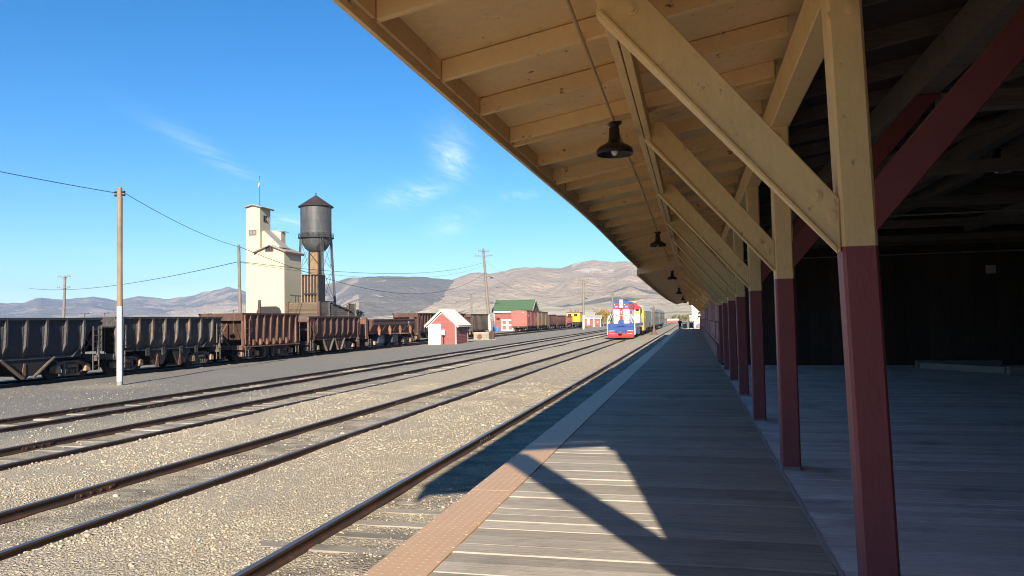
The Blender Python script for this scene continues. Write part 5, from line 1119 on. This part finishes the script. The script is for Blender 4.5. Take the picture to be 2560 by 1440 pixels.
# ================================================================ small red hut
hut = empty('red_hut', (-24.78, 74.15, 0), label='small red clapboard hut with white door and ribbed metal roof beside the tracks', cat='hut')
W2, D, ZE, ZR = 1.48, 4.1, 2.02, 3.34
for k in range(22):
    z = 0.05 + k * 0.15
    if z < ZE: w_ = W2
    else: w_ = max(0, W2 * (ZR - 0.05 - z) / (ZR - ZE))
    if w_ < 0.1: break
    x0, x1 = (-0.10 if z < 2.1 else -w_), w_
    w2_ = w_ if z < ZE else max(0.05, W2 * (ZR - .05 - z - .148) / (ZR - ZE))
    mb = MB(); mb.prism([(x0 if z < 2.1 else -w_, z), (w_, z), (w2_, z + 0.148), (x0 if z < 2.1 else -w2_, z + 0.148)], 'y', 0, 0.03); o = mb.build('clapboard', M['shed_red'], hut); o.rotation_euler.x = -0.0
    if z < ZE:
        mb = MB(); mb.add([(W2 + .028, 0, z), (W2 + .028, D, z), (W2, D, z + .15), (W2, 0, z + .15), (W2 - .03, 0, z), (W2 - .03, D, z), (W2 - .03, D, z + .15), (W2 - .03, 0, z + .15)], [(0, 1, 2, 3), (7, 6, 5, 4), (0, 4, 5, 1), (3, 2, 6, 7), (0, 3, 7, 4), (1, 5, 6, 2)]); mb.build('clapboard', M['shed_red'], hut)
mb = MB(); mb.prism([(-W2 + .02, 0), (W2 - .035, 0), (W2 - .035, ZE), (0, ZR - .1), (-W2 + .02, ZE)], 'y', 0.035, D); mb.build('wall', M['shed_red'], hut)
dr = MB().box(-1.46, -0.13, -0.05, 0.03, 0.0, 2.12).build('door', M['white'], hut, bevel=0.01)
for z0, z1 in ((0.2, 0.95), (1.1, 1.9)):
    MB().box(-1.30, -0.30, -0.062, -0.048, z0, z1).build('door_panel', M['white'], dr, bevel=0.004)
MB().box(-1.28, -0.42, -0.07, -0.05, 1.93, 1.97).build('door_rail', M['roof_grey'], dr)
for x0, x1 in ((W2 - 0.10, W2 + 0.035),): MB().box(x0, x1, -0.03, 0.0, 0, ZE + .03).build('corner_board', M['white'], hut)
MB().box(W2 + .03, W2 + .05, D - 0.12, D, 0, ZE).build('corner_board', M['white'], hut)
for s in (-1, 1):
    mb = MB(); mb.prism([(0, ZR + 0.02), (s * (W2 + 0.33), ZE - 0.28), (s * (W2 + 0.33), ZE - 0.13), (0, ZR + 0.19)], 'y', -0.28, -0.22); mb.build('rake_board', M['white'], hut)
    mb = MB(); mb.prism([(0, ZR - 0.16), (s * (W2 + 0.2), ZE - 0.33), (s * (W2 + 0.2), ZE - 0.2), (0, ZR - 0.02)], 'y', -0.045, -0.004); mb.build('trim_board', M['white'], hut)
    mb = MB(); mb.prism([(0, ZR + 0.19), (s * (W2 + 0.36), ZE - 0.15), (s * (W2 + 0.36), ZE - 0.11), (0, ZR + 0.23)], 'y', -0.30, D + 0.25); r_ = mb.build('roof', M['metal_roof'], hut)
    for k in range(13):
        y = -0.28 + k * 0.365; mb = MB(); mb.prism([(0, ZR + 0.23), (s * (W2 + 0.36), ZE - 0.11), (s * (W2 + 0.36), ZE - 0.05), (0, ZR + 0.29)], 'y', y, y + 0.17); mb.build('seam', M['roof_seam'], r_)
    mb = MB(); mb.box(min(s * (W2 + .3), s * (W2 + .355)), max(s * (W2 + .3), s * (W2 + .355)), -0.2, D + .2, ZE - 0.26, ZE - 0.14); mb.build('eave_board', M['white'], hut)
mt = empty('meter_box', (-24.55, 73.85, 0), label='white meter box on a thin iron post before the red hut', cat='meter box')
MB().box(-0.17, 0.17, -0.09, 0.09, 0.95, 1.52).build('box', M['white'], mt, bevel=0.02); MB().cyl((0, 0, 0), (0, 0, 0.97), 0.045, n=8).build('post', M['iron'], mt); MB().box(-0.10, 0.10, -0.10, -0.088, 0.92, 1.0).build('latch', M['iron'], mt)
# timber bumping block
bb = empty('buffer_stop', (-24.9, 90, 0), label='stacked timber buffer stop with a round rusty casting, right of the red hut', cat='buffer stop')
for k in range(3): MB().box(-1.0, 0.9, -0.6, 0.6, 0.02 + k * 0.32, 0.33 + k * 0.32).build('timber', M['tie'], bb, bevel=0.02, loc=(RND.uniform(-.05, .05), 0, 0))
mb = MB(); mb.lathe((0, 0, 0), [(0.16, -0.05), (0.3, -0.05), (0.3, 0.1), (0.16, 0.1)], 16); mb.build('casting', M['rust2'], bb, loc=(-0.25, -0.62, 0.42), rot=(pi / 2, 0, 0))
mb = MB(); mb.lathe((1.25, 0, 0), [(0.3, 0), (0.24, 0.1), (0.2, 0.5), (0.24, 0.95), (0.28, 1.05), (0.15, 1.08)], 14); mb.build('bollard', M['rust'], bb, smooth=40)
for k in range(7): MB().box(-1.6 + k * 0.5, -1.1 + k * 0.5, -0.9 - 0.1 * (k % 2), -0.75, 0, 0.1).build('scrap_timber', M['tie'], bb, rot=(0, 0, RND.uniform(-.1, .1)))

# ================================================================ buildings in the distance
def gable_building(name, label, x0, x1, y0, y1, ze, zr_, wall, roof, over=0.35, axis='x', cat='building'):
    r = empty(name, ((x0 + x1) / 2, y0, 0), label=label, cat=cat); w_, d = (x1 - x0) / 2, y1 - y0
    if axis == 'x':
        mb = MB(); mb.prism([(0, 0), (d, 0), (d, ze), (d / 2, zr_), (0, ze)], 'x', -w_, w_); mb.build('wall', wall, r)
        for s in (0, 1):
            a, b = ((-over, ze - over * (zr_ - ze) / (d / 2)), (d / 2, zr_)) if s == 0 else ((d / 2, zr_), (d + over, ze - over * (zr_ - ze) / (d / 2)))
            mb = MB(); mb.prism([(a[0], a[1] + .02), (b[0], b[1] + .02), (b[0], b[1] + .16), (a[0], a[1] + .16)], 'x', -w_ - over, w_ + over); mb.build('roof', roof, r)
        MB().box(-w_ - over, w_ + over, -over - 0.06, -over - 0.002, ze - over * (zr_ - ze) / (d / 2) - 0.1, ze - over * (zr_ - ze) / (d / 2) + 0.17).build('eave_board', M['white'], r)
        mb = MB()
        for s in (-1, 1):
            X_ = s * (w_ + over + 0.03); mb.beam((X_, -over, ze - over * (zr_ - ze) / (d / 2) + .08), (X_, d / 2, zr_ + .08), 0.05, 0.22, (0, 0, 1)); mb.beam((X_, d / 2, zr_ + .08), (X_, d + over, ze - over * (zr_ - ze) / (d / 2) + .08), 0.05, 0.22, (0, 0, 1))
        mb.build('rake_board', M['white'], r)
        for s in (-1, 1): MB().box(s * w_ - .1, s * w_ + .1, -0.05, -0.003, 0, ze).build('corner_board', M['white'], r)
    return r
ba = gable_building('red_barn', 'red clapboard engine barn with green shingle roof and white doors', -40.9, -32.9, 157, 163.5, 4.25, 6.45, M['shed_red'], M['green_roof'], 0.4, cat='barn')
for k in range(26): MB().box(-3.98, 3.98, -0.022, -0.002, 0.1 + k * 0.155, 0.24 + k * 0.155).build('clapboard', M['shed_red'], ba)
for x in (-2.45, -1.15):
    d_ = MB().box(x, x + 1.27, -0.10, -0.025, 0.05, 2.45).build('door', M['white'], ba)
    for z0, z1 in ((0.3, 1.08), (1.4, 2.15)): MB().box(x + 0.28, x + 1.02, -0.118, -0.098, z0, z1).build('door_panel', M['shed_red'], d_)
for k, x in enumerate((-40.55, -39.85)):
    dm = empty('drum', (x, 155.6, 0), label=('left' if k == 0 else 'right') + ' blue drum of the pair in front of the red barn', cat='drum', group='blue drums by the barn')
    MB().lathe((0, 0, 0), [(0.29, 0.02), (0.31, 0.04), (0.30, 0.3), (0.32, 0.32), (0.30, 0.34), (0.30, 0.6), (0.32, 0.62), (0.30, 0.64), (0.30, 0.88), (0.28, 0.9)], 18).build('body', M['blue_drum'], dm, smooth=40); MB().lathe((0.1, 0, 0.895), [(0.05, 0), (0.05, 0.03)], 8).build('bung', M['white'], dm)
ro = gable_building('small_red_house', 'small red house with white door and grey roof behind the white-footed pole', -30.3, -26.9, 212, 217, 2.5, 3.9, M['shed_red'], M['roof_grey'], 0.3, cat='house')
MB().box(-0.1, 0.75, -0.08, -0.01, 0.5, 2.25).build('door', M['white'], ro)
ro2 = gable_building('red_lean_to', 'low red outbuilding with a round white plate, right of the small red house', -26.7, -24.9, 212, 215, 2.35, 3.1, M['shed_red'], M['roof_grey'], 0.25, cat='outbuilding')
MB().lathe((0, 0, 0), [(0.22, 0), (0.2, 0.03)], 14).build('round_plate', M['white'], ro2, loc=(0.1, -0.02, 1.3), rot=(pi / 2, 0, 0)); MB().box(-0.2, 0.05, -0.05, -0.01, 0.2, 0.55).build('vent', M['iron'], ro2)
gable_building('long_grey_house', 'long low house with a pale grey roof behind the yellow caboose', -44.6, -29.9, 240, 249, 2.7, 4.55, M['kerb_wood'], M['roof_grey'], 0.5, cat='house')
# depot annex at the far end of the platform
an = empty('depot_annex', (0.2, 112, 0), label='white and red depot annex with small porch roofs at the far platform end', cat='building')
MB().box(-0.38, 0.42, 0, 0.6, 0.9, 4.12).build('tall_panel', M['white'], an); MB().box(-0.75, -0.1, -0.1, 0.5, 2.38, 2.6).build('bracket', M['white'], an)
for x in (-0.7, -0.45): MB().box(x, x + 0.12, 0, 0.12, 0.9, 2.38).build('post', M['white'], an)
MB().box(0.3, 4.5, 0.7, 6, 0, 2.7).build('wall', M['shed_red'], an); MB().box(0.35, 0.72, 0.62, 0.69, 1.0, 2.3).build('notice_board', M['cream'], an)
for z in (2.55, 3.0): mb = MB(); mb.prism([(0.1, z), (2.2, z - 0.1 + (z - 2.55)), (2.2, z + 0.05 + (z - 2.55)), (0.1, z + 0.13)], 'y', 0.2, 1.6); mb.build('porch_roof', M['white'], an)
MB().prism([(0.3, 2.7), (4.5, 2.7), (3.6, 3.6), (1.2, 3.6)], 'y', 0.9, 5.8).build('roof', M['roof_grey'], an)
MB().box(0.62, 1.0, 0.5, 0.62, 3.05, 3.4).build('window', M['glass'], an)
MB().box(-1.2, 4.5, -2, 0.5, 0, 0.85).build('landing', M['kerb_wood'], an); MB().box(0.3, 1.0, -0.6, 0.4, 0.86, 1.45).build('bench', M['cloth_grey'], an, bevel=0.03)
# barriers at the platform end
for k, (x, y, w_, h_, pm_, lb) in enumerate(((-1.05, 99.2, 0.5, 0.78, 'cream', 'pale wooden crate on its end at the far platform edge'), (-0.25, 100.2, 0.55, 0.95, 'cloth_grey', 'white framed barrier gate with a mauve panel at the platform end'))):
    g = empty('barrier', (x, y, 0), label=lb, cat='barrier', group='barriers at the platform end'); zb_ = 0.86
    MB().box(-w_ / 2 + .05, w_ / 2 - .05, -0.02, 0.02, zb_ + 0.12, zb_ + h_ - .08).build('panel', M[pm_], g)
    for s in (-1, 1): MB().box(s * w_ / 2 - .04, s * w_ / 2 + .04, -0.04, 0.04, 0, zb_ + h_).build('post', M['white' if k else 'brown_trim'], g)
    MB().box(-w_ / 2 - .1, w_ / 2 + .1, -0.035, 0.035, zb_ + h_ + 0.002, zb_ + h_ + .08).build('top_rail', M['white'], g)
# far low buildings
fb = empty('far_red_shed', (-8.6, 330, 0), label='low pinkish red shed far down the line', cat='shed'); MB().box(-2.0, 2.6, 0, 6, 0, 0.9).build('wall', M['shed_red'], fb); MB().prism([(-2.2, 0.9), (2.8, 0.9), (2.4, 1.6), (-1.8, 1.6)], 'y', -0.2, 6.2).build('roof', M['coach_roof'], fb)
fb = empty('far_brown_shed', (-10.6, 285, 0), label='tiny brown shed beside the far end of the train', cat='shed'); MB().box(-1.0, 1.0, 0, 3, 0, 1.5).build('wall', M['brown_trim'], fb); MB().box(-1.15, 1.15, -0.1, 3.1, 1.5, 1.7).build('roof', M['rust3'], fb)

# ================================================================ poles and wires
def insul(m, p): m.lathe(p, [(0.03, 0), (0.05, 0.04), (0.03, 0.08), (0.05, 0.12), (0.02, 0.16)], 8)
def pole(label, base, top, r0, r1, white_h=0.0, arms=(), mat='pole_grey', lamp=None, gang=0.0):
    r = empty('utility_pole', (base[0], base[1], 0), label=label, cat='utility pole', group='utility poles round the yard')
    b, t_ = Vector((0, 0, -0.1)), Vector((top[0] - base[0], top[1] - base[1], top[2]))
    f = white_h / top[2]
    mb = MB(); n = 14
    if white_h:
        mb.cyl(b.lerp(t_, f), t_, r0 + (r1 - r0) * f, r1, n); o = mb.build('shaft', M[mat], r, smooth=50)
        mb = MB(); mb.cyl(b.lerp(t_, 0.035), b.lerp(t_, f), r0 * 1.03, (r0 + (r1 - r0) * f) * 1.04, n); mb.build('white_foot', M['white'], r, smooth=50)
        mb = MB(); mb.cyl(b, b.lerp(t_, 0.034), r0 * 1.02, r0 * 1.0, n); mb.build('butt', M['kerb_wood'], r, smooth=50)
    else:
        mb.cyl(b, t_, r0, r1, n); mb.build('shaft', M[mat], r, smooth=50)
    for h, L, rz in arms:
        c = t_ * (h / top[2]); d = Vector((cos(rz), sin(rz), 0)); off = Vector((sin(rz), -cos(rz), 0)) * (r1 + 0.06)
        mb = MB(); mb.beam(c + off - d * L / 2, c + off + d * L / 2, 0.10, 0.13); a = mb.build('crossarm', M['pole_grey'], r)
        mb = MB()
        for k in (-0.46, -0.3, 0.3, 0.46): insul(mb, c + off + d * (L * k) + Vector((0, 0, 0.065)))
        mb.build('insulator', M['iron'], a)
        mb = MB(); mb.beam(c + off - d * L * 0.25, c - Vector((0, 0, 0.6)), 0.04, 0.02); mb.beam(c + off + d * L * 0.25, c - Vector((0, 0, 0.6)), 0.04, 0.02); mb.build('arm_brace', M['iron'], a)
    if lamp:
        h, dx, rr = lamp; c = t_ * (h / top[2]); mb = MB(); mb.tube([c, c + Vector((dx * 0.5, -0.2, 0.35)), c + Vector((dx, -0.3, 0.2))], 0.03, 6); mb.lathe((c.x + dx, c.y - 0.3, c.z), [(0.06, 0.2), (0.1, 0.1), (rr, 0), (rr * .95, -0.05)], 14); mb.build('yard_lamp', M['iron'], r)
    return r
p1 = pole('tall bare wooden pole with a white painted foot, nearest in the yard', (-22.74, 26.84), (-22.80, 26.84, 8.12), 0.118, 0.098, 3.3, (), 'pole_wood')
mb = MB()
for s in (-1, 1):
    for z in (7.93, 7.80): mb.cyl((s * 0.1 - .05, 0, z), (s * 0.24 - .05, 0, z), 0.045, n=8)
mb.build('insulator', M['iron'], p1); MB().tube([(0.1, -0.03, 7.7), (0.115, -0.03, 3.3), (0.13, -0.03, 0)], 0.014, 5).build('ground_wire', M['wire'], p1)
pole('thin wooden pole just left of the cream coaling tower', (-30.8, 48), (-30.97, 48, 8.0), 0.125, 0.10, 0, (), 'pole_grey')
pole('far pole with two crossarms at the left, before the blue hills', (-104.6, 110), (-104.25, 110, 11.1), 0.26, 0.20, 0, ((10.9, 2.4, 0.1), (9.0, 2.4, 0.1)))
pole('leaning pole with white foot, two crossarms and a hooded lamp', (-36.95, 138.7), (-38.05, 138.7, 15.8), 0.30, 0.20, 3.5, ((15.3, 2.2, 0.45), (14.4, 3.4, 0.12)), 'pole_grey', (10.2, 1.2, 0.42))
pole('upright pole with white foot and three crossarms, before the red house', (-22.95, 164), (-22.75, 164, 11.0), 0.25, 0.19, 3.15, ((10.6, 2.4, 0.05), (10.0, 2.2, 0.05), (8.0, 2.4, 0.05)), 'pole_grey', (6.6, 0.6, 0.3))
pole('small pole with one crossarm left of the leaning pole', (-43.86, 150), (-43.8, 150, 7.9), 0.2, 0.16, 0, ((7.7, 1.6, 0.1),))
pole('thin plain pole just left of the locomotive', (-15.3, 150), (-15.2, 150, 7.1), 0.17, 0.13, 0, ((6.95, 0.7, 0.1),))
pole('tiny far pole with a crossarm above the second black ore car', (-118.5, 190), (-118.5, 190, 6.2), 0.16, 0.13, 0, ((6.0, 2.4, 0.1),))
pole('tiny far pole above the first black ore car', (-163, 190), (-163, 190, 6.1), 0.2, 0.16, 0, ((5.7, 2.6, 0.1),))
def wire(name, label, p, q, sag, r=0.012, n=24):
    p, q = Vector(p), Vector(q); pts = []
    for i in range(n + 1):
        f = i / n; c = p.lerp(q, f); c.z -= sag * 4 * f * (1 - f); pts.append(c - p)
    mb = MB(); mb.tube(pts, r, 4); o = mb.build(name, M['wire'], None, smooth=60); o.location = p; return tag(o, label, 'cable', 'overhead cables')
wire('cable', 'black cable from the tall white-footed pole out to the left', (-22.95, 26.84, 7.9), (-25.0, 14, 8.35), 0.12, 0.013)
wire('cable', 'black cable from the tall white-footed pole to the thin pole by the tower', (-22.6, 26.84, 7.9), (-30.97, 48, 7.85), 0.25, 0.014)
wire('cable', 'thick cable rising from the far left pole to the thin pole by the tower', (-106.5, 105, 8.8), (-31.0, 48, 6.8), 0.9, 0.022)
wire('cable', 'cable sagging in front of the cream tower towards the leaning pole', (-30.95, 48.1, 7.85), (-37.7, 138.7, 11.2), 3.6, 0.020)
wire('cable', 'upper cable passing the water tower to the leaning pole', (-30.9, 48.1, 6.8), (-37.85, 138.7, 13.2), 1.4, 0.018)
wire('cable', 'thin lower cable passing just under the upper cable at the water tower', (-30.9, 48.1, 6.75), (-37.85, 138.7, 12.6), 1.7, 0.012)
wire('cable', 'cable running from the leaning pole down to the pole by the red house', (-37.7, 138.7, 11.3), (-22.85, 164, 8.0), 2.6, 0.018)
wire('cable', 'slack guy cable from the leaning pole down towards the green roof', (-37.9, 138.7, 13.6), (-30.0, 168, 7.2), 0.8, 0.012)
wire('cable', 'cable from the pole by the red house towards the locomotive', (-22.8, 164, 9.6), (-6, 196, 9.2), 0.5, 0.012)

# switch stand mast between the tracks
ss = empty('signal_mast', (-5.42, 110, 0), label='brown signal mast with an oval target and flared foot beside the grey coaches', cat='signal mast')
MB().lathe((0, 0, 0), [(0.62, 0), (0.45, 0.12), (0.26, 0.45), (0.18, 0.8), (0.13, 1.0), (0.12, 3.0)], 14).build('mast', M['brown_trim'], ss, smooth=40)
mb = MB(); mb.lathe((0, 0, 0), [(0.13, -0.04), (0.26, -0.04), (0.26, 0.04), (0.13, 0.04)], 18); o = mb.build('target_ring', M['brown_trim'], ss, loc=(0, 0, 3.48), rot=(pi / 2, 0, 0)); o.scale = (0.7, 2.0, 1)
MB().box(-0.1, 0.12, -0.1, 0.1, 0.95, 1.0).build('collar', M['iron'], ss)

# ================================================================ trees
def tree(name, label, loc, h, rw, c1, c2, n, trunk_h, group='trees behind the yard', clumps=10, leaf=0.2):
    r = empty(name, loc, label=label, cat='tree', group=group); mb = MB()
    mb.cyl((0, 0, -0.1), (0, 0, trunk_h), h * 0.035, h * 0.022, 8); cs = []
    for k in range(clumps):
        a = RND.uniform(0, 2 * pi); rr = rw * math.sqrt(RND.random()) * 0.72; z = trunk_h + (h - trunk_h) * RND.uniform(0.15, 0.85)
        k_ = 1 - 0.5 * abs((z - trunk_h) / (h - trunk_h) - 0.45); c = Vector((rr * cos(a) * k_, rr * sin(a) * k_, z)); cs.append((c, RND.uniform(0.3, 0.5) * rw))
        mb.cyl((0, 0, trunk_h * RND.uniform(0.7, 1.0)), c, h * 0.014, h * 0.005, 5)
    mb.build('trunk', M['pole_grey'], r)
    mb = MB()
    for i in range(n):
        c, s = RND.choice(cs); v = Vector((RND.gauss(0, 1), RND.gauss(0, 1), RND.gauss(0, 1))).normalized() * s * RND.uniform(0.45, 1.05); p = c + v
        d1 = Vector((RND.gauss(0, 1), RND.gauss(0, 1), RND.gauss(0, 1))).normalized() * leaf; d2 = d1.orthogonal().normalized() * leaf * 0.7
        mb.add([p - d1, p + d2, p + d1, p - d2], [(0, 1, 2, 3)])
    t = NT(name + '_leaves'); f = t.noise(t.coords((1.6, 1.6, 1.6)), 1, 4, 0.7); m_ = t.done(t.mix(t.ramp(f, 0.35, 0.65), c1, c2), 0.8, 0, 0.2)
    mb.build('crown', m_, r)
tree('autumn_tree', 'round yellow autumn tree right of the small red outbuilding', (-26.2, 230, 0), 5.2, 2.3, (0.34, 0.23, 0.06), (0.22, 0.17, 0.06), 2600, 1.3, clumps=14, leaf=0.16)
tree('green_tree', 'dark green tree between the yellow tree and the locomotive', (-23.6, 233, 0), 4.7, 1.7, (0.09, 0.11, 0.045), (0.14, 0.15, 0.06), 1800, 0.9, clumps=10, leaf=0.16)
for i, (x, y, h_, lb) in enumerate(((-10.5, 420, 3.8, 'olive shrub far off beside the end of the coaches'), (-7.5, 425, 3.2, 'low olive shrub far off left of the walking person'), (-3.0, 300, 3.0, 'yellow-green shrub far off right of the walking person'), (-1.2, 305, 3.4, 'yellow-green shrub far off left of the depot annex'), (-101, 170, 5.2, 'small green tree showing over the side-dump car'), (-30.5, 236, 4.6, 'bright green tree top behind the yellow caboose'))):
    loc = (x, y, 0) if i != 4 else (-77, 165, 0)
    tree('far_shrub', lb, loc, h_, h_ * 0.6, (0.20, 0.18, 0.08), (0.13, 0.14, 0.06), 700, 0.4, 'far shrubs and trees', 8, 0.22)

# ================================================================ person
pe = empty('person', (-1.62, 97.75, 0.462), rz=radians(90), label='person in grey top with a dark backpack leaning on the platform steps', cat='person')
def skin_figure():
    J = [((0, 0, 0.92), .13), ((0, 0, 1.15), .125), ((0.02, 0, 1.36), .15), ((0.04, 0, 1.47), .06), ((0.06, 0, 1.55), .065), ((0.07, 0, 1.64), .095),
         ((0.02, .19, 1.40), .065), ((0.2, .24, 1.18), .045), ((0.42, .22, 1.14), .035), ((0.02, -.19, 1.40), .065), ((0.24, -.22, 1.22), .045), ((0.48, -.18, 1.26), .035),
         ((0, .1, 0.86), .10), ((0.05, .11, 0.48), .07), ((-0.02, .11, 0.08), .05), ((0.12, .11, 0.04), .04), ((0, -.1, 0.86), .10), ((-0.04, -.11, 0.48), .07), ((-0.14, -.11, 0.08), .05), ((0.0, -.11, 0.04), .04),
         ((0.5, .21, 1.14), .03), ((0.56, -.17, 1.28), .03)]
    E_ = [(0, 1), (1, 2), (2, 3), (3, 4), (4, 5), (2, 6), (6, 7), (7, 8), (2, 9), (9, 10), (10, 11), (0, 12), (12, 13), (13, 14), (14, 15), (0, 16), (16, 17), (17, 18), (18, 19), (8, 20), (11, 21)]
    me = bpy.data.meshes.new('body'); me.from_pydata([j[0] for j in J], E_, []); o = bpy.data.objects.new('body', me); COL.objects.link(o)
    md = o.modifiers.new('skin', 'SKIN'); sv = me.skin_vertices[0].data
    for i, j in enumerate(J): sv[i].radius = (j[1], j[1])
    sv[0].use_root = True
    o.modifiers.new('sub', 'SUBSURF').levels = 1; o.modifiers['sub'].render_levels = 2
    dg = bpy.context.evaluated_depsgraph_get(); m2 = bpy.data.meshes.new_from_object(o.evaluated_get(dg)); bpy.data.objects.remove(o)
    m2.materials.clear()
    for m_ in ('skin', 'cloth_grey', 'cloth_dark', 'hair'): m2.materials.append(M[m_])
    for p in m2.polygons:
        c = p.center; k = 0
        if c.z < 0.95: k = 2
        elif c.z < 1.45 and not (c.x > 0.36): k = 1
        if c.z > 1.66 or (c.z > 1.57 and c.x < 0.06): k = 3
        p.material_index = k; p.use_smooth = True
    return m2
inst('body', skin_figure(), pe)
MB().box(-0.30, -0.12, -0.15, 0.15, 1.0, 1.42).build('backpack', M['cloth_dark'], pe, bevel=0.04)
